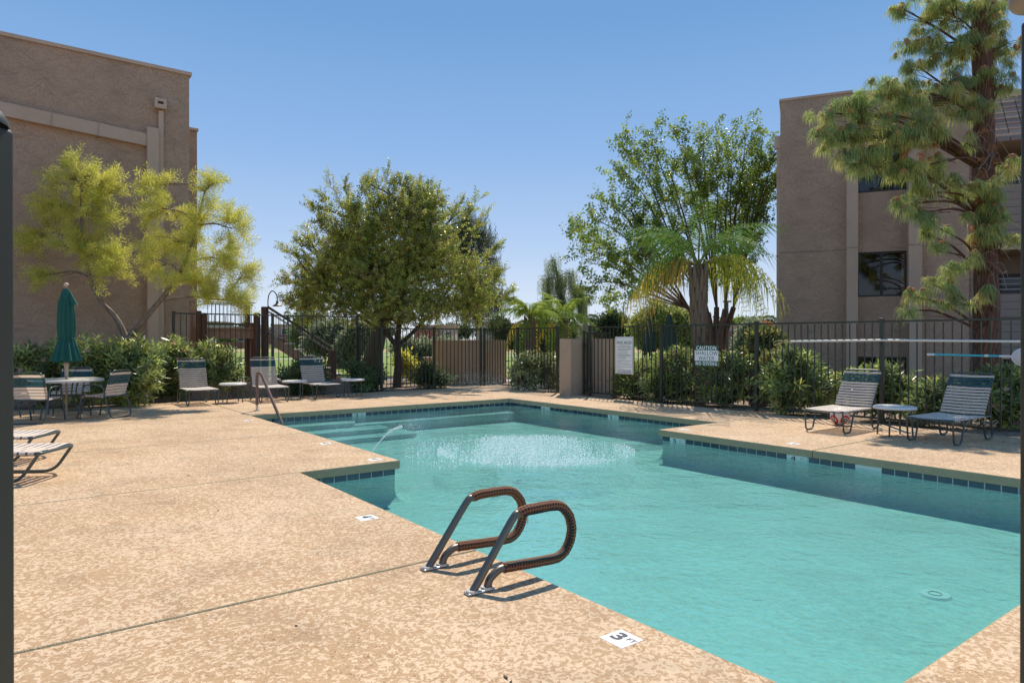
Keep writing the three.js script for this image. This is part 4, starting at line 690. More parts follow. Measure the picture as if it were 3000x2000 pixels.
// feathery yellow-green tree against the left wall
{
  const t = thing('feathery_tree', 'V trunked feathery yellow green tree against the left building', 'tree'), q = at(15.7);
  growCrown(t, { d: 15.7, bark: M.barkTan, sprig: SP.fea, twigs: 230, per: 12, span: .55, size: 1.0, gain: 2.0, grow: .8, twig: .007, limb: .035, rz: .8, pow: .5, jit: .07, rand: .45, up: .25, from: 5,
    cols: [[.38, .355, .07], [.34, .33, .065], [.27, .28, .055], [.40, .37, .09], [.30, .29, .07]],
    trunks: [[[W(362, 1180, 15.7), .105], q(366, 1030, .10), q(372, 990, .09)], [q(371, 998, .075), q(340, 932, .06), q(290, 876, .05), q(262, 812, .042), q(240, 700, .03), q(235, 560, .015)], [q(374, 995, .08), q(425, 930, .065), q(478, 868, .055), q(540, 770, .042), q(575, 660, .03), q(600, 560, .015)], [q(470, 880, .04), q(560, 870, .03), q(660, 880, .018)]],
    blobs: [[215, 525, 95, 65], [295, 540, 65, 75], [160, 600, 60, 60, .1], [245, 630, 110, 70], [120, 700, 75, 60, .2], [230, 730, 105, 55], [330, 740, 60, 60, -.1], [300, 800, 70, 35, -.2], [110, 810, 62, 32], [440, 545, 58, 42], [475, 610, 75, 60], [615, 540, 55, 50], [590, 640, 80, 70], [680, 670, 60, 75], [520, 710, 85, 70], [640, 760, 95, 65], [715, 800, 40, 60], [540, 820, 80, 60], [650, 880, 95, 42, -.3], [600, 850, 70, 50], [455, 760, 50, 60], [705, 905, 50, 25, -.3]] });
}
// dense round tree behind the back fence
{
  const t = thing('round_tree', 'dense round small leaved green tree behind the back fence', 'tree'), q = at(21.6);
  growCrown(t, { d: 21.6, bark: M.barkDark, sprig: SP.oak, twigs: 1400, per: 5, span: .5, size: 1.05, gain: 1.95, twig: .008, limb: .05, pow: .40, jit: .12, extra: (T, list) => { for (const [x, y, fx, fy] of [[1085, 515, 1100, 620], [1060, 535, 1080, 640], [1100, 530, 1110, 640], [1135, 520, 1130, 640], [1175, 530, 1170, 640], [1190, 545, 1190, 650], [1010, 545, 1040, 660], [965, 540, 1010, 650], [945, 580, 1000, 670], [915, 610, 980, 690], [885, 665, 950, 740], [865, 690, 940, 760], [845, 740, 920, 790], [838, 830, 900, 850], [840, 880, 900, 880], [1235, 565, 1220, 660], [1265, 560, 1240, 660], [1285, 585, 1260, 680], [1215, 540, 1210, 650], [1400, 590, 1340, 690], [1430, 620, 1370, 720], [1455, 720, 1400, 780], [1470, 800, 1410, 840], [1480, 870, 1420, 880], [1340, 600, 1300, 690], [1150, 560, 1150, 660], [1040, 600, 1060, 690]]) { const A = W(fx, fy, 21.6 + rr(-1, .6)), B = W(x, y, 21.6 + rr(-1, .6)), p = curve([A, A.clone().lerp(B, .5).add(dirOf().multiplyScalar(.12)), B], 10); T.add(p, p.map((_, i) => .014 * (1.1 - i / 10)), 4, false); shoots(T, list, p, 9, { f0: .2, along: 1, spread: .6, lift: .3, l0: .2, l1: .5, r: .005, step: .09, size: .9, s0: .1 }); } }, rand: .6, up: .3, leaf: M.leafGloss, twigEvery: 2,
    cols: [[.205, .225, .04], [.15, .17, .035], [.26, .265, .052], [.11, .128, .03], [.30, .295, .06], [.23, .19, .06]],
    trunks: [[[W(1163, 1133, 21.6), .15], q(1166, 1060, .12), q(1163, 1010, .11)], [q(1163, 1015, .09), q(1130, 970, .07), q(1095, 880, .05), q(1080, 700, .03)], [q(1163, 1010, .1), q(1172, 930, .08), q(1195, 800, .06), q(1205, 640, .03)], [q(1165, 1012, .07), q(1215, 968, .06), q(1290, 880, .045), q(1360, 780, .025)], [q(1150, 995, .05), q(1060, 930, .04), q(960, 860, .025)]],
    blobs: [[1130, 790, 170, 150, 0, 1.1], [1010, 780, 140, 130, .2], [1270, 780, 150, 150, .2], [930, 830, 85, 105], [1390, 850, 85, 110], [1120, 650, 150, 80], [1240, 650, 140, 80], [1020, 670, 110, 70], [1160, 890, 190, 75, -.3], [1000, 900, 110, 50, -.2], [1310, 900, 120, 65, -.2], [890, 900, 55, 45], [1140, 560, 28, 45, 0, .45], [1085, 540, 30, 35, 0, .45], [1185, 555, 32, 45, 0, .45], [1020, 590, 35, 30, 0, .4], [1260, 570, 40, 35, 0, .5], [955, 615, 35, 25, 0, .4], [900, 690, 35, 35, 0, .5], [870, 755, 35, 25, 0, .4], [860, 830, 30, 30, 0, .5], [1240, 600, 90, 50, 0, .8], [1140, 935, 150, 28, -.6]] });
}
// larger dark tree farther back
{
  const t = thing('dark_tree', 'tall dark weeping tree with a thick leaning trunk behind the round tree', 'tree'), q = at(30);
  growCrown(t, { d: 30, bark: M.barkDark, sprig: SP.weep, hang: 1, twigs: 1300, per: 3, span: .5, size: .85, twig: .01, limb: .07, pow: .4, jit: .15, twigEvery: 3,
    cols: [[.075, .085, .03], [.055, .065, .024], [.11, .105, .04]],
    trunks: [[[W(1078, 1095, 30), .50], q(1090, 1050, .40), q(1105, 1000, .36), q(1130, 900, .3), q(1200, 780, .2), q(1290, 680, .1)]],
    blobs: [[1375, 650, 55, 55], [1420, 690, 45, 60], [1340, 700, 80, 70], [1450, 760, 30, 60], [1390, 800, 70, 60], [1440, 850, 60, 55], [1470, 870, 30, 45], [1400, 900, 80, 45], [1220, 720, 130, 90], [1000, 690, 60, 50], [960, 760, 60, 60], [890, 800, 45, 70], [890, 880, 35, 60], [1080, 760, 120, 80], [1375, 610, 30, 25]] });
}
// sparse spring-leafed tree
{
  const t = thing('sparse_tree', 'tall multi trunk tree with sparse fresh leaves behind the queen palm', 'tree'), D = 25.5, T = new Tubes(), list = [];
  const forks = [[2020, 905], [2075, 915], [2100, 900], [2125, 905], [2150, 900]].map(([x, y]) => [x, y, rr(-.4, .4)]);
  forks.forEach(([x, y, z], i) => T.add(curve([W(2085 + i * 8, 1110, D), W(2080 + i * 9, 1010, D + z * .4), W(x, y, D + z)], 10), [.30, .29, .28, .265, .25, .235, .22, .205, .19, .175, .165].map((r) => r * .6), 9, true, .08));
  const ends = [[1640, 725, 0], [1668, 690, 0], [1690, 770, 0], [1715, 640, 0], [1700, 830, 0], [1755, 590, 0], [1790, 545, 0], [1770, 870, 0], [1830, 500, 1], [1835, 395, 1], [1880, 430, 1], [1905, 360, 1], [1950, 470, 1], [1990, 375, 2], [2030, 395, 2], [1900, 620, 1], [1830, 660, 0], [2060, 370, 2], [2095, 440, 2], [2125, 365, 3], [2160, 420, 3], [2185, 360, 3], [2205, 440, 4], [2235, 365, 4], [2262, 370, 4], [2268, 430, 4], [2255, 500, 4], [2240, 580, 4], [2215, 650, 4], [2190, 730, 4], [2010, 560, 2], [1960, 680, 1], [2110, 620, 3], [1880, 740, 0], [2165, 560, 4], [2060, 520, 2], [1800, 760, 0], [2180, 850, 4], [1990, 800, 1], [2130, 800, 3]];
  for (const [ex, ey, k] of ends) {
    const x = ex < 1800 ? ex + 22 : ex, y = ey < 460 ? ey + 42 : ey;
    const [fx, fy, fz] = forks[k], z = rr(-1.7, 1.7), A = W(fx, fy, D + fz), B = W(x, y, D + z), M1 = A.clone().lerp(B, .4).add(V((A.x - B.x) * -.06, .12 * A.distanceTo(B) * (x < 1900 ? .5 : 1), 0)), L = A.distanceTo(B), p = curve([A, M1, A.clone().lerp(B, .75).add(V(rr(-.1, .1), .06 * L, rr(-.1, .1))), B], 16);
    T.add(p, p.map((_, i) => Math.min(.04, .008 * L) * (1 - i / 16) + .007), 5, false, .05);
    shoots(T, list, p, Math.round(6 + L * 2.7), { f0: .28, along: .8, spread: .8, lift: .35, l0: .35, l1: 1.05, r: .007, step: .24, size: 1.25, sub: 1, s0: .3 });
  }
  mesh('trunk', T.geo(), bark(.20, .125, .085, .02), t);
  scatter('crown', t, SP.syc, M.leafGloss, list, [[.17, .22, .03], [.13, .18, .028], [.24, .28, .045], [.09, .125, .025]], 1.7);
}
// pine at the right edge
{
  const t = thing('pine_tree', 'tall long needled pine with reddish trunk and orange cones before the right building', 'tree'), D = 14.5, q = at(D);
  const trunk = [[W(2886, 1200, D), .31], q(2888, 1080, .265), q(2890, 900, .24), q(2885, 700, .23), q(2880, 500, .22), q(2880, 300, .20), q(2875, 80, .18), q(2872, -250, .12), q(2870, -500, .05)];
  const blobs = [[2880, 40, 130, 60], [2760, 30, 110, 55], [2650, 30, 70, 40, 0, .8], [2940, 130, 70, 70], [2820, 150, 110, 60], [2700, 130, 90, 50], [2900, 240, 90, 60], [2780, 240, 90, 50], [2680, 190, 60, 40], [2720, 290, 70, 40], [2850, 320, 60, 50, -.3],
    [2420, 330, 50, 45, -1.2], [2500, 330, 70, 60, -1.2], [2570, 280, 60, 50, -1.1], [2640, 300, 70, 60, -1], [2460, 410, 70, 55, -1.2], [2560, 400, 80, 70, -1.1], [2650, 400, 70, 70, -1], [2390, 400, 30, 50, -1.2], [2480, 480, 60, 40, -1.1], [2590, 490, 70, 45, -1], [2660, 490, 50, 50, -1], [2720, 380, 40, 60, -.8], [2730, 480, 35, 60, -.7, .7],
    [2690, 560, 50, 40, -.8], [2640, 600, 45, 30, -.9], [2680, 630, 55, 35, -.8], [2700, 680, 28, 40, -.7], [2850, 545, 75, 35, -.6], [2770, 530, 35, 30, -.6], [2900, 560, 70, 35, -.6], [2930, 620, 50, 45, -.5], [2880, 690, 75, 32, -.6], [2940, 700, 50, 40, -.4], [2830, 640, 25, 30, -.6, .6], [2745, 735, 24, 26, -.7], [2757, 670, 12, 18, -.7], [2840, 760, 24, 30, -.6], [2725, 830, 35, 25, -.7], [2690, 870, 40, 25, -.8], [2800, 790, 40, 30, -.7], [2780, 880, 40, 25, -.7], [2660, 910, 25, 18, -.8], [2890, 850, 25, 25, -.6], [2960, 480, 35, 60, -.3, .7], [2830, 420, 22, 24, -.5], [2770, 290, 40, 40, -.4], [2830, 880, 25, 20, -.6, .7]];
  const list = growCrown(t, { d: D, bark: M.barkRed, sprig: SP.pine, leaf: M.needle, hang: 1, twigs: 440, per: 2, span: .7, size: 1.0, grow: 1.0, gain: 2.2, twig: .008, limb: .035, pow: .5, jit: .05, arch: .1, rz: 1.1, from: 1,
    cols: [[.20, .225, .065], [.15, .185, .06], [.28, .27, .09], [.11, .15, .06]], trunks: [trunk], blobs });
  const cone = new THREE.SphereGeometry(1, 7, 5)  .scale(.038, .05, .038), cl = []; list.forEach(([p], i) => { if (i % 5 < 2) for (let k = 0; k < 3; k++) cl.push([p.clone().add(V(rr(-.03, .03), rr(.03, .07), rr(-.03, .03))), V(0, 1, 0), rr(.7, 1.2)]); });
  scatter('cones', t, [cone], mat(1, 1, 1, .8), cl, [[.46, .18, .055], [.40, .15, .05], [.34, .14, .06]], 1);
  // dead needle tassels and bare twigs hanging at the trunk
  const T = new Tubes(); for (let i = 0; i < 46; i++) { const py = rr(330, 860), b = W(2885 + rr(-28, 28), py, D - .27), e = b.clone().add(V(rr(-.9, .7), rr(-.7, .25), rr(-.2, .25))); T.add(curve([b, b.clone().lerp(e, .5).add(V(0, rr(-.15, .2), .05)), e], 8), .006, 4, false); }
  mesh('dead_twigs', T.geo(), mat(.30, .24, .20, .9), t);
  const tas = []; for (let i = 0; i < 26; i++) tas.push([W(rr(2630, 2760), rr(330, 470), D - .9), V(rr(-.05, .05), 1, rr(-.05, .05)).normalize(), rr(.5, .75)]); for (let i = 0; i < 14; i++) tas.push([W(2885 + rr(-35, 35), rr(380, 780), D - .3), V(0, 1, 0), rr(.5, .8)]);
  scatter('dead_needles', t, SP.pine, M.needle, tas, [[.34, .145, .05], [.28, .12, .05]]);
}
// ---------------------------------------------------------------- palms
function frondGeo(len, wid, droop, leaflets, hang) {     // rachis from the origin, leaving along +x and rising, leaflets hang
  const L = new Leaves(), pts = []; for (let i = 0; i <= 14; i++) { const f = i / 14; pts.push(V(len * (f - .12 * f * f * droop), len * (.55 * f - (.55 + droop * .75) * f * f), 0)); }
  const cv = new THREE.CatmullRomCurve3(pts);
  for (let i = 0; i < leaflets; i++) {
    const f = .16 + .84 * (i + rnd() * .6) / leaflets, p = cv.getPoint(Math.min(1, f)), tn = cv.getTangent(Math.min(1, f)), l = wid * (1 - .55 * Math.pow(Math.abs(f - .4) / .6, 2)) * rr(.85, 1.1);
    for (const s of [-1, 1]) { const o = V(tn.x * .5, .35 + rr(-.15, .2), s).normalize(), p1 = p.clone().addScaledVector(o, l * .35), hg = hang * rr(.7, 1.3), sw = rr(-.12, .12), p2 = p1.clone().add(V(tn.x * .22 + sw, -hg * .45 - .05, s * .24).multiplyScalar(l)), p3 = p2.clone().add(V(tn.x * .08 + sw, -hg * .75, s * .06).multiplyScalar(l)); L.strip([p, p1, p2, p3], .027, V(tn.x, tn.y, 0).normalize()); }
  }
  return [L.geo(), tubeGeo(pts, pts.map((_, i) => .022 * (1.05 - i / 14)), 5)];
}
function palm(o) {
  const t = thing(o.name, o.label, 'palm', o.pos), T = new Tubes();
  const tp = o.path ?? [[0, 0, o.r0], [0, o.h * .5, o.r0 * .85], [0, o.h, o.r0 * .8]]; T.add(curve(tp.map(([x, y]) => V(x, y, 0)), 30), curveR(tp.map((q) => [0, q[2]]), 30).map((r, i) => r * (1 + .05 * Math.sin(i * 2.6))), 14, true, .05); mesh('trunk', T.geo(), M.barkPalm, t);
  if (o.boots) { const bt = new Tubes(); for (let i = 0; i < 40; i++) { const a = i * 2.4, y = o.h * (.5 + .5 * i / 40), r = o.r0 * (.78 + .25 * i / 40); bt.add([V(Math.cos(a) * r * .7, y - .3, Math.sin(a) * r * .7), V(Math.cos(a) * r * 1.02, y - .05, Math.sin(a) * r * 1.02), V(Math.cos(a) * (r * 1.25), y + .22, Math.sin(a) * r * 1.25)], [.07, .06, .02], 6, true, .1); } mesh('old_leaf_bases', bt.geo(), mat(.215, .15, .10, .9), t); }
  for (const [az, pitch, k, c] of o.fronds) {
    const [lg, rg] = o.kinds[k], col = o.cols[c], f = mesh('frond', lg, col, t); f.position.set(0, o.h, 0); f.rotation.set(0, az, pitch, 'YXZ'); mesh('rachis', rg, M.rachis, f);
  }
  return t;
}
M.rachis = mat(.20, .19, .05, .7); const pm = (r, g, b) => { const m = leafMat(1, .45, .12, .4); m.color.setRGB(r * 1.5, g * 1.5, b * 1.3); return m; };
{
  const green = [pm(.085, .15, .03), pm(.065, .115, .028), pm(.27, .27, .045), pm(.38, .28, .05), pm(.30, .21, .06)];
  const kinds = [frondGeo(1.95, .56, .4, 25, .9), frondGeo(1.95, .58, .75, 25, 1.05), frondGeo(1.6, .52, 1.2, 24, 1.1)];
  const fr = []; for (let i = 0; i < 8; i++) fr.push([i * 2.4 + .3, rr(.4, 1.15), i % 3 ? 0 : 1, i % 3 ? 0 : 1]); for (let i = 0; i < 5; i++) fr.push([-.6 + i * .95, rr(.0, .3), 1, i % 3 === 0 ? 2 : i % 2]);
  for (const az of [2.7, 3.0, 3.35, 2.4]) fr.push([az, rr(-.1, .25), 1 + (fr.length % 2), 3 + (fr.length % 2)]); for (const az of [-.2, .2, .6]) fr.push([az, rr(-.1, .15), 1, 2]);
  palm({ name: 'queen_palm', label: 'queen palm with drooping yellowing fronds behind the caution sign', pos: W(2047, 1176, 15.9).setY(0), h: 3.15, r0: .17, boots: 1, path: [[.02, -.02, .16], [-.02, 1.0, .12], [0, 1.8, .13], [.02, 2.4, .155], [0, 3.15, .14]], kinds, cols: green, fronds: fr });
  const k2 = [frondGeo(1.3, .36, .35, 26, .6), frondGeo(1.25, .36, .8, 24, .75)], c2 = [pm(.24, .30, .05), pm(.17, .24, .045), pm(.42, .33, .07)], f2 = () => { const f = []; for (let i = 0; i < 13; i++) f.push([i * 2.4 + rr(0, .5), rr(.3, 1.15), i % 2, i % 2]); for (let i = 0; i < 5; i++) f.push([i * 1.05 + rr(0, .4), rr(-.5, -.2), 1, i % 2 ? 2 : 1]); return f; };
  palm({ name: 'short_palm', label: 'short bright palm with orange trunk behind the back fence corner', pos: W(1552, 1120, 21.8).setY(0), h: 2.05, r0: .13, boots: 1, kinds: k2, cols: c2, fronds: f2() });
  palm({ name: 'short_palm', label: 'short bright palm rising behind the stucco gate pier', pos: W(1648, 1120, 22.6).setY(0), h: 2.0, r0: .12, boots: 1, kinds: k2, cols: c2, fronds: f2() });
}
// ---------------------------------------------------------------- oleanders and other shrubs
const OLE = [[.13, .16, .05], [.09, .12, .04], [.17, .20, .06], [.27, .29, .07], [.08, .10, .04]];
function bush(name, label, o) {
  const t = thing(name, label, o.cat ?? 'shrub', [0, 0, 0], 0, o.group);
  const list = growCrown(t, { bark: M.barkDark, trunkName: 'stems', sprig: SP.ole, leaf: M.leafGloss, per: 3, span: .5, size: 1.2, thin: .52, grow: .78, gain: 2.1, twig: .007, limb: .014, pow: .5, jit: .04, rand: .45, up: .5, cols: OLE, floor: .03, ...o });
  if (o.flowers) {
    const fg = new Leaves(); for (let k = 0; k < 4; k++) { const c = dirOf().multiplyScalar(.03); for (let i = 0; i < 5; i++) { const a = i * 1.257, d = V(Math.cos(a), .35, Math.sin(a)).normalize(); fg.leaf(c.clone(), d, V(-Math.sin(a), 0, Math.cos(a)), .028, .022, 0, .1, .6); } }
    const tips = list.filter((_, i) => rnd() < o.flowers).map(([p, d]) => [p.clone().addScaledVector(d, .27), d, rr(.8, 1.4)]); scatter('flowers', t, [fg.geo()], M.petal, tips, [[.72, .34, .36], [.76, .46, .44], [.66, .26, .30]], 1.1);
  }
  return t;
}
const og = 'flowering oleander bushes';
bush('oleander_bush', 'pink flowering oleander behind the umbrella table', { d: 14.6, twigs: 420, blobs: [[90, 1080, 70, 70], [190, 1075, 80, 75], [130, 1150, 90, 50], [60, 1120, 60, 80], [280, 1070, 70, 85], [250, 1150, 80, 45]], flowers: 0.10 });
bush('oleander_bush', 'pink flowering oleander under the V trunk tree', { d: 14.9, twigs: 330, blobs: [[345, 1090, 70, 85], [400, 1120, 60, 70], [340, 1160, 80, 40], [420, 1060, 45, 55, .3]], flowers: 0.09 });
bush('oleander_bush', 'bright sunlit oleander between the table and the first back row lounger', { d: 16.5, twigs: 330, blobs: [[480, 1090, 60, 70], [440, 1130, 55, 55], [530, 1100, 50, 65], [490, 1160, 70, 35], [510, 1045, 40, 35]], flowers: 0.07 });
bush('oleander_bush', 'oleander with pink flowers left of the timber posts', { d: 17.4, twigs: 300, blobs: [[610, 1070, 48, 50], [660, 1090, 45, 60], [620, 1130, 60, 50], [590, 1110, 40, 60], [680, 1140, 30, 35]], flowers: 0.11 });
bush('oleander_bush', 'dark leafy shrub at the foot of the stairs', { d: 18.3, twigs: 170, blobs: [[885, 1095, 42, 32], [860, 1120, 40, 32], [915, 1110, 36, 36], [890, 1145, 45, 24]], cols: [[.08, .11, .04], [.06, .085, .03]] });
bush('oleander_bush', 'small dark shrub beside the last back row side table', { d: 19.4, twigs: 130, blobs: [[1075, 1128, 40, 22], [1100, 1115, 25, 22], [1037, 1098, 12, 22]], cols: [[.08, .115, .04], [.06, .085, .03]] });
bush('oleander_bush', 'small dark shrub before the stucco screen wall', { d: 20.9, twigs: 150, blobs: [[1262, 1115, 42, 28], [1240, 1100, 25, 22], [1290, 1120, 25, 20]], cols: [[.07, .095, .035], [.06, .085, .03]] });
bush('golden_shrub', 'golden yellow shrub beside the round tree trunk', { d: 23.5, twigs: 170, blobs: [[1190, 1075, 32, 32], [1215, 1095, 28, 26], [1180, 1050, 22, 20]], cols: [[.40, .33, .05], [.30, .30, .05], [.24, .28, .05]], sprig: SP.broad, leaf: M.leaf });
bush('oleander_bush', 'leafy shrub under the short palm at the back fence', { d: 19.6, twigs: 330, blobs: [[1540, 1090, 40, 48], [1590, 1085, 40, 50], [1515, 1100, 18, 30], [1610, 1110, 25, 35], [1560, 1120, 60, 22]], cols: [[.11, .13, .05], [.08, .10, .04], [.16, .17, .07]] });
bush('oleander_bush', 'flowering oleander below the pool rules sign', { d: 17.2, twigs: 260, blobs: [[1842, 1125, 38, 40], [1875, 1110, 40, 42], [1860, 1145, 50, 25], [1905, 1122, 36, 40]], flowers: 0.04 });
bush('oleander_bush', 'flowering oleander between the rules sign and the caution sign', { d: 16.2, twigs: 380, blobs: [[1955, 1110, 55, 60], [2000, 1120, 50, 55], [1930, 1140, 50, 35], [1990, 1160, 60, 25], [1985, 1075, 40, 35]], flowers: 0.11 });
bush('oleander_bush', 'flowering oleander right of the queen palm trunk', { d: 15.2, twigs: 400, blobs: [[2110, 1125, 50, 55], [2160, 1120, 50, 55], [2085, 1150, 40, 40], [2190, 1140, 35, 45], [2130, 1165, 70, 25], [2150, 1085, 35, 25]], flowers: 0.13 });
bush('oleander_bush', 'bright oleander left of the ball lounger behind the fence', { d: 13.5, twigs: 420, blobs: [[2290, 1130, 45, 60], [2340, 1120, 55, 60], [2390, 1145, 40, 50], [2310, 1170, 70, 35], [2330, 1080, 35, 28], [2415, 1170, 25, 30]], flowers: 0.09 });
bush('oleander_bush', 'oleander behind the side table at the right fence', { d: 12.4, twigs: 300, blobs: [[2600, 1130, 45, 40], [2560, 1150, 45, 50], [2630, 1165, 50, 40], [2500, 1150, 35, 40], [2600, 1190, 70, 35]], flowers: 0.04 });
bush('oleander_bush', 'oleander showing left of the net pole lounger', { d: 11.6, twigs: 110, blobs: [[2740, 1190, 35, 30], [2720, 1215, 30, 25], [2760, 1175, 18, 20]], flowers: 0.18 });
bush('oleander_bush', 'pink flowering oleander right of the net pole lounger', { d: 11.4, twigs: 330, blobs: [[2930, 1175, 45, 45], [2960, 1140, 30, 25], [2900, 1200, 40, 40], [2960, 1220, 35, 45], [2900, 1150, 25, 25]], flowers: 0.13 });
bush('round_leaf_shrub', 'tall dark shrub with golden tips beside the right building corner', { d: 17.5, twigs: 420, sprig: SP.broad, blobs: [[2235, 1020, 45, 50], [2260, 1000, 35, 35], [2215, 1050, 40, 45], [2270, 1060, 40, 50], [2230, 990, 40, 20]], cols: [[.07, .085, .03], [.09, .105, .035], [.05, .065, .025], [.26, .22, .05]] });
bush('round_leaf_shrub', 'lighter round leaved shrub before the right building corner', { d: 15.0, twigs: 300, sprig: SP.broad, blobs: [[2270, 1080, 40, 38], [2300, 1060, 25, 25], [2245, 1110, 30, 35], [2290, 1100, 30, 30]], cols: [[.15, .16, .06], [.11, .125, .045], [.26, .22, .06]] });
bush('round_leaf_shrub', 'round leaved shrub close to the right building wall', { d: 17.0, twigs: 240, sprig: SP.broad, blobs: [[2345, 1075, 40, 30], [2380, 1100, 35, 35], [2330, 1110, 30, 35]], cols: [[.15, .16, .06], [.11, .125, .045]] });
bush('clipped_hedge', 'pale green clipped hedge beyond the oleanders', { d: 19.0, twigs: 420, sprig: SP.broad, blobs: [[1945, 1065, 40, 18], [1985, 1062, 40, 18], [2020, 1066, 40, 18], [2175, 1070, 36, 20], [1975, 1090, 70, 20]], cols: [[.20, .24, .06], [.15, .19, .05]] });
// climbing stem at the wall foot of the right building: rusty steel box behind the fence post
{ const b = thing('steel_box', 'rusty brown upright steel box behind the fence post', 'box', W(2226, 1130, 14.9).setY(0), ROT); mesh('box_body', boxGeo(.26, .68, .3, 0, .33, 0), mat(.11, .05, .035, .85, { map: every(stuccoTex, .8) }), b); mesh('box_lid', boxGeo(.28, .02, .32, 0, .68, 0), mat(.16, .08, .05, .8), b); }
// ---------------------------------------------------------------- middle distance trees
function bgTree(name, label, o) { const t = thing(name, label, o.cat ?? 'tree', [0, 0, 0], 0, o.group); growCrown(t, { bark: M.barkDark, sprig: SP.broad, per: 3, span: .3, gain: 1.6, twig: .012, limb: .05, pow: .42, rand: .9, twigEvery: 3, jit: .15, floor: .1, ...o }); return t; }
const olive = [[.20, .215, .13], [.155, .17, .10], [.25, .26, .16]], darkG = [[.06, .075, .03], [.045, .058, .025], [.08, .095, .035]], midG = [[.13, .17, .04], [.10, .14, .035], [.18, .21, .05]];
const tr = (d, px, py0, r, py1) => [[[W(px, py0, d), r], [W(px + 3, (py0 + py1) / 2, d), r * .8], [W(px, py1, d), r * .5]]];
bgTree('olive_tree', 'grey green olive tree beyond the stairs', { d: 38, twigs: 520, size: 1.9, cols: olive, trunks: tr(38, 965, 1072, .2, 1030), blobs: [[950, 985, 50, 45], [990, 1010, 50, 40], [920, 1010, 40, 30], [1000, 970, 35, 30]] });
bgTree('olive_tree', 'grey green olive tree under the left edge of the round tree', { d: 36, twigs: 380, size: 1.9, cols: olive, trunks: tr(36, 1015, 1075, .15, 1030), blobs: [[1040, 1000, 40, 35], [1010, 1040, 35, 35], [1060, 970, 30, 30]] });
bgTree('olive_tree', 'low grey olive tree beyond the stucco screen wall', { d: 42, twigs: 420, size: 2, cols: olive, trunks: tr(42, 1215, 1064, .18, 1040), blobs: [[1190, 1020, 40, 30], [1240, 1030, 45, 28], [1300, 1020, 40, 25], [1270, 1045, 30, 18]] });
bgTree('fairway_tree', 'bright green small tree behind the stairs', { d: 60, twigs: 320, size: 3, cols: midG, trunks: tr(60, 905, 1043, .2, 1010), blobs: [[900, 965, 35, 35], [880, 985, 25, 25], [925, 960, 25, 25]] });
bgTree('weeping_tree', 'tall pale weeping tree on the fairway left of the sparse tree', { d: 52, twigs: 950, per: 2, sprig: SP.weep, hang: 1, size: 1.2, limb: .06, gain: 2.2, thin: .6, cols: [[.13, .145, .06], [.10, .115, .05], [.17, .17, .075]], trunks: [[[W(1660, 1050, 52), .3], [W(1655, 960, 52), .25], [W(1640, 850, 52), .15], [W(1625, 760, 52), .05]], [[W(1656, 960, 52), .2], [W(1690, 870, 52), .1], [W(1705, 820, 52), .04]]], blobs: [[1620, 765, 32, 30, 0, .6], [1600, 820, 30, 40, 0, .8], [1640, 820, 40, 40, 0, .8], [1690, 850, 38, 40], [1600, 880, 28, 35], [1650, 880, 35, 35], [1705, 890, 25, 35], [1670, 800, 40, 30, 0, .6]] });
bgTree('fairway_tree', 'dark green tree left of the closed umbrellas on the fairway', { d: 55, twigs: 420, size: 2.6, cols: darkG, trunks: tr(55, 1800, 1046, .25, 1000), blobs: [[1795, 945, 45, 30], [1770, 970, 30, 22], [1825, 965, 35, 25], [1800, 990, 40, 18]] });
bgTree('fairway_tree', 'airy yellow green tree behind the closed umbrellas', { d: 44, twigs: 620, size: 2.1, cols: [[.24, .25, .075], [.18, .20, .06], [.30, .29, .10]], trunks: [[[W(1882, 1065, 44), .14], [W(1890, 1035, 44), .11], [W(1915, 990, 44), .07]], [[W(1985, 1060, 44), .16], [W(1980, 1020, 44), .12], [W(1960, 960, 44), .06]], [[W(2006, 1050, 44), .2], [W(2012, 1030, 44), .18], [W(2040, 1000, 44), .1]]], blobs: [[1880, 960, 40, 45], [1930, 930, 50, 50], [1990, 950, 55, 60], [1950, 1000, 50, 25], [2040, 960, 40, 40], [1900, 1000, 40, 25], [2000, 1005, 40, 22]] });
bgTree('fairway_tree', 'olive green tree right of the sparse trunks', { d: 70, twigs: 300, size: 3, cols: olive, trunks: tr(70, 2185, 1040, .2, 1000), blobs: [[2190, 985, 22, 32], [2205, 960, 18, 25], [2175, 1010, 20, 20]] });
bgTree('fairway_tree', 'green tree before the far tan house right of the sparse trunks', { d: 120, twigs: 240, size: 4.6, cols: midG, trunks: tr(120, 2160, 1018, .2, 990), blobs: [[2150, 955, 30, 14], [2185, 952, 25, 16], [2120, 960, 18, 12]] });
bgTree('fairway_tree', 'dark mesquite behind the short palms', { d: 48, twigs: 520, size: 2.2, cols: darkG, trunks: tr(48, 1610, 1054, .2, 1020), blobs: [[1490, 990, 45, 30], [1540, 1010, 40, 30], [1600, 1010, 40, 28], [1650, 985, 40, 30], [1580, 960, 50, 25], [1460, 960, 30, 25]] });
bgTree('fairway_tree', 'lime green tree at the far end of the fairway left of the beam', { d: 110, twigs: 120, size: 4, cols: midG, trunks: tr(110, 670, 1020, .12, 1000), blobs: [[670, 1003, 10, 7], [655, 1000, 8, 6]] });
bgTree('fairway_tree', 'dark tree row behind the far houses, left stretch', { d: 165, twigs: 420, size: 6, cols: darkG, trunks: tr(165, 700, 1010, .3, 990), blobs: [[640, 975, 60, 14], [730, 970, 50, 16], [820, 975, 40, 12], [560, 975, 40, 14], [1010, 970, 60, 18], [1120, 968, 60, 18]] });
bgTree('fairway_tree', 'dark tree row behind the far houses, right stretch', { d: 165, twigs: 420, size: 6, cols: darkG, trunks: tr(165, 1500, 1010, .3, 990), blobs: [[1330, 972, 60, 16], [1440, 970, 60, 14], [1720, 975, 60, 16], [1850, 975, 60, 16], [2010, 975, 60, 18], [2240, 972, 40, 14]] });
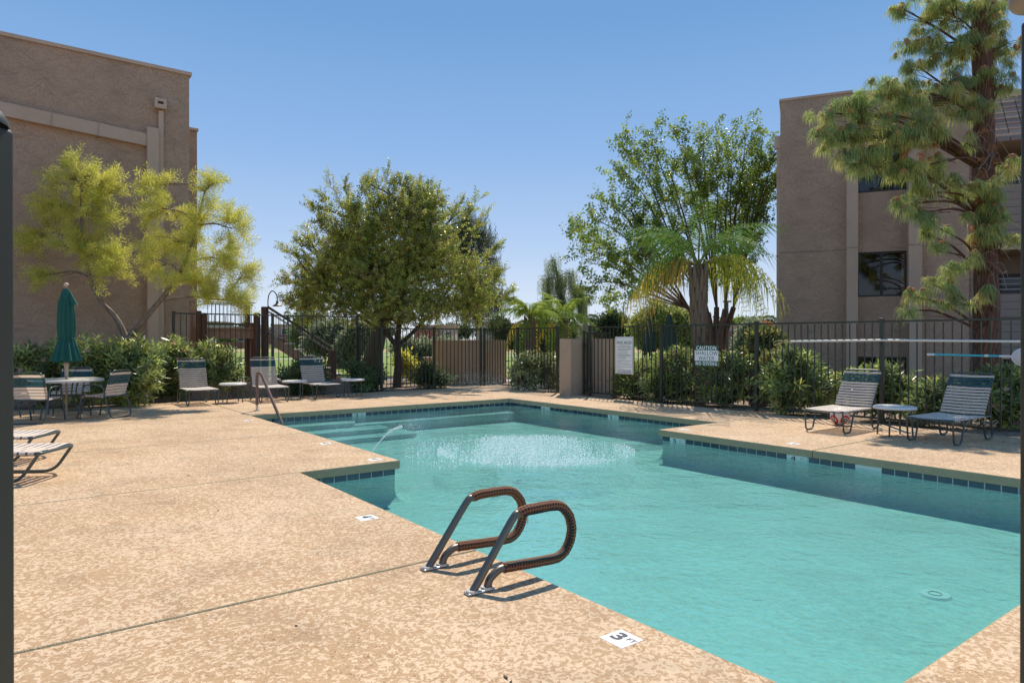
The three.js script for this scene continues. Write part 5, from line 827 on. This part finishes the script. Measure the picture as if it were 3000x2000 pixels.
bgTree('fairway_tree', 'rust coloured tree before the far pink house at the right', { d: 118, twigs: 90, size: 4, cols: [[.34, .15, .08], [.30, .17, .09]], trunks: tr(118, 2245, 1018, .15, 985), blobs: [[2245, 962, 14, 12], [2262, 966, 10, 9]] });
// street lamp on the fairway and far palms
{
  const l = thing('lamp_post', 'slim dark lamp post right of the sparse tree trunks', 'lamp', W(2131, 1060, 46).setY(0)); mesh('pole', tubeGeo([V(0, 0, 0), V(0, EYE + (994 - 885) / FOCAL * 46, 0)], [.13, .09], 8), mat(.09, .09, .09, .7), l); mesh('lamp_head', boxGeo(.5, .12, .22, 0, EYE + (994 - 883) / FOCAL * 46, 0), mat(.12, .12, .12, .6), l);
  const crown = (() => { const L = new Leaves(); for (let i = 0; i < 46; i++) { const a = i * 2.4, el = 1.3 - 2.5 * i / 46, d = V(Math.cos(a) * Math.cos(el), Math.sin(el), Math.sin(a) * Math.cos(el)), x = V(-Math.sin(a), 0, Math.cos(a)); for (let k = -2; k <= 2; k++) { const dd = d.clone().addScaledVector(x, k * .22).normalize(); L.leaf(d.clone().multiplyScalar(.5), dd, x, 1.0, .16, .3, .1, .5); } } return L.geo(); })();
  const pmat = pm(.07, .09, .035); let n = 0;
  for (const [px, py, h, d] of [[842, 922, 0, 210], [866, 926, 0, 215], [1706, 936, 0, 230], [1716, 932, 0, 225], [1731, 930, 0, 220], [1741, 931, 0, 222], [1713, 862, 1, 75], [2206, 937, 0, 215], [2226, 936, 0, 205], [2239, 937, 0, 212], [2249, 934, 0, 206], [2262, 935, 0, 204], [2270, 940, 0, 220], [930, 934, 0, 240], [1046, 940, 0, 230]]) {
    const t = thing('fan_palm', px === 1713 ? 'fan palm rising beside the pale weeping tree' : 'small far fan palm on the skyline', 'palm', W(px, 994, d).setY(0), n++, px === 1713 ? undefined : 'far fan palms on the skyline'), top = EYE + (994 - py) / FOCAL * d;
    mesh('trunk', tubeGeo([V(0, 0, 0), V(.1, top * .5, 0), V(0, top, 0)], [.35, .26, .24], 7), M.barkGrey, t); const c = mesh('crown', crown, pmat, t); c.position.y = top; c.scale.setScalar(d > 100 ? 1.15 : .9);
  }
}
// ---------------------------------------------------------------- far houses
{
  const walls = [mat(.50, .37, .28, .9, { map: every(stuccoTex, 4) }), mat(.52, .34, .27, .9, { map: every(stuccoTex, 4) }), mat(.44, .35, .28, .9, { map: every(stuccoTex, 4) }), mat(.26, .10, .075, .9, { map: every(stuccoTex, 4) }), mat(.60, .56, .50, .9, { map: every(stuccoTex, 4) })], dark = mat(.035, .035, .04, .3), roof = mat(.30, .15, .10, .9);
  const house = (label, d, px0, px1, pyTop, w, parts) => {
    const q = d / FOCAL, cx = (px0 + px1) / 2, g = thing('far_house', label, 'house', W(cx, 994, d).setY(0), 0), Wd = (px1 - px0) * q, H = EYE + (994 - pyTop) * q, dep = 8;
    mesh('wall', boxGeo(Wd, H, dep, 0, H / 2, -dep / 2), walls[w], g); mesh('parapet', boxGeo(Wd + .3, .25, dep + .3, 0, H + .1, -dep / 2), walls[(w + 2) % 3], g);
    for (const [kind, x0, x1, y0, y1] of parts) {   // fractions of the front
      const X = ((x0 + x1) / 2 - .5) * Wd, Y = (y0 + y1) / 2 * H, ww = (x1 - x0) * Wd, hh = (y1 - y0) * H;
      if (kind === 'w') { const f = mesh('window', boxGeo(ww + .2, hh + .2, .1, X, Y, .02), walls[4], g); mesh('pane', boxGeo(ww, hh, .05, X, Y, .06), dark, f); }
      else if (kind === 'r') mesh('roof', new THREE.CylinderGeometry(.1, ww / 2, hh, 4, 1).rotateY(Math.PI / 4).scale(1.3, 1, .8).translate(X, Y, -dep / 2), roof, g);
      else mesh(kind === 'c' ? 'chimney' : kind === 'm' ? 'maroon_bay' : 'garden_wall', boxGeo(ww, hh, kind === 'g' ? .4 : 2.5, X, Y, kind === 'c' ? -4 : kind === 'g' ? 3 : -.2), kind === 'm' ? walls[3] : kind === 'g' ? walls[3] : walls[w], g);
    }
  };
  house('low white and maroon house seen under the walkway beam', 112, 600, 742, 962, 4, [['g', .05, .95, 0, .33], ['w', .3, .45, .4, .75], ['w', .7, .8, .4, .75]]);
  house('tan house rising left of the walkway posts', 150, 590, 640, 944, 2, [['w', .3, .6, .6, .8]]);
  house('pink two level house beyond the stair rail', 118, 800, 905, 953, 1, [['m', .2, .5, .25, .55], ['w', .25, .4, .62, .85], ['w', .6, .8, .3, .5], ['c', .8, .95, .95, 1.2]]);
  house('tan house behind the leaning trunk', 125, 1010, 1090, 948, 0, [['w', .1, .35, .5, .75], ['w', .6, .85, .2, .45], ['c', .2, .35, .95, 1.25]]);
  house('maroon fronted house beyond the round tree trunk', 95, 1215, 1330, 956, 2, [['m', .05, .6, .05, .9], ['w', .18, .32, .5, .75], ['w', .4, .55, .12, .35], ['w', .75, .9, .5, .75]]);
  house('pink house above the stucco screen wall', 122, 1395, 1490, 946, 1, [['w', .2, .35, .55, .8], ['m', .6, .9, .05, .6], ['w', .68, .8, .3, .5], ['c', .05, .18, .95, 1.2]]);
  house('pink and maroon house over the gate', 118, 1695, 1765, 955, 1, [['m', .3, .7, .1, .7], ['w', .38, .5, .4, .6], ['w', .75, .9, .5, .7]]);
  house('tan house with maroon bay right of the sparse trunks', 92, 2098, 2192, 955, 0, [['m', .3, .62, .2, .78], ['w', .38, .52, .4, .6], ['w', .72, .9, .4, .62], ['g', .2, 1, 0, .22]]);
  house('pink tile roofed house beside the right building corner', 120, 2212, 2290, 968, 1, [['r', .2, .6, .95, 1.25], ['w', .55, .65, .5, .75], ['w', .8, .9, .5, .75]]);
  house('long low tan house behind the fairway trees', 140, 1790, 2020, 960, 2, [['w', .1, .16, .5, .75], ['w', .3, .36, .5, .75], ['m', .5, .65, .1, .8], ['w', .75, .82, .5, .75]]);
}
// ---------------------------------------------------------------- fountain water: splashing patch, falling spray, jet
{
  const drop = new THREE.IcosahedronGeometry(1, 1), foam = mat(1, 1, 1, 1, { transmission: .6, thickness: 0, clearcoat: 1, clearcoatRoughness: .05 }), white = [[.86, .90, .90], [.92, .95, .95]];
  const list = []; const c = G(1570, 1318, WATER);
  for (let i = 0; i < 14000; i++) { const a = rr(0, 6.283), r = 1.42 * Math.sqrt(rnd()), p = V(c.x + Math.cos(a) * r * 1.0, WATER + rr(.0, .03), c.z + Math.sin(a) * r * .98); if (vnoise((p.x + 20) / 40, (p.z + 40) / 80, 60, 3) < rr(.0, .42)) continue; list.push([p, V(0, 1, 0), rr(.003, .0075)]); }
  for (let i = 0; i < 420; i++) { const a = rr(2.2, 4.3), r = rr(1.3, 1.9); list.push([V(c.x + Math.cos(a) * r, WATER + rr(0, .02), c.z + Math.sin(a) * r), V(0, 1, 0), rr(.003, .008)]); }
  const sp = new THREE.Group(); sp.name = 'fountain_splash'; scene.add(sp); scatter('droplets', sp, [drop], foam, list, white, 1); tag(sp, 'sparkling patch of splashing fountain drops on the pool', 'splash', undefined, 'stuff');
  const mist = []; for (let i = 0; i < 1700; i++) { const px = 1490 + (rnd() + rnd() + rnd() - 1.5) * 200, py = 1160 + (rnd() + rnd() + rnd() - 1.5) * 85; mist.push([W(px, py, rr(13.4, 15.4)), V(0, 1, 0), rr(.0018, .0042)]); }
  for (let i = 0; i < 500; i++) mist.push([W(1400 + rr(-90, 70), 1120 + (rnd() - .5) * 50, 14.5), V(0, 1, 0), rr(.0018, .004)]);
  const sm2 = new THREE.Group(); sm2.name = 'fountain_spray'; scene.add(sm2); scatter('droplets', sm2, [drop], foam, mist.filter(([p]) => p.y > WATER), white, 1); tag(sm2, 'fine falling spray before the back fence corner', 'spray', undefined, 'stuff');
  const jet = [], A = W(1088, 1324, 8.75), B = W(1176, 1249, 9.35); for (let i = 0; i < 900; i++) { const f = Math.pow(rnd(), .8), p = A.clone().lerp(B, f).add(V(rr(-1, 1), rr(-1, 1), rr(-1, 1)).multiplyScalar(.005 + .014 * f * f)); p.y += .06 * Math.sin(f * Math.PI); jet.push([p, V().subVectors(B, A).normalize(), rr(.002, .0055)]); }
  for (let i = 0; i < 60; i++) jet.push([B.clone().add(V(rr(-.02, .3), rr(-.06, .05), rr(-.1, .1))), V(0, 1, 0), rr(.002, .005)]);
  const jg = new THREE.Group(); jg.name = 'water_jet'; scene.add(jg); scatter('droplets', jg, [drop], foam, jet, white, 1); tag(jg, 'thin arching water jet rising from the left pool edge', 'jet', undefined, 'stuff');
}
// a few dry leaves blown onto the deck
{
  const L = new Leaves(); L.leaf(V(0, .004, 0), V(1, 0, 0), V(0, 0, 1), .045, .018, -.08, .25); const fl = [];
  for (let i = 0; i < 130; i++) { const e = rnd(), s = e < .55 ? rr(13.9, 17.1) : e < .8 ? rr(1.5, 13) : rr(2, 12), t = e < .55 ? rr(0, 12) : e < .8 ? rr(-4, 2.4) : rr(10.3, 12); if (s < S1 && t > T0 - .1 && t < T2 + .1) continue; fl.push([P(s, t, .003), V(0, 1, 0), rr(.5, 1.2)]); }
  const g = new THREE.Group(); g.name = 'fallen_leaves'; scene.add(g); scatter('leaves', g, [L.geo()], mat(1, 1, 1, .9, { side: THREE.DoubleSide }), fl, [[.10, .06, .03], [.16, .10, .05], [.07, .05, .03]], 1); tag(g, 'scattered dry brown leaves on the pool deck', 'leaves', undefined, 'stuff');
}
renderer.render(scene, camera);
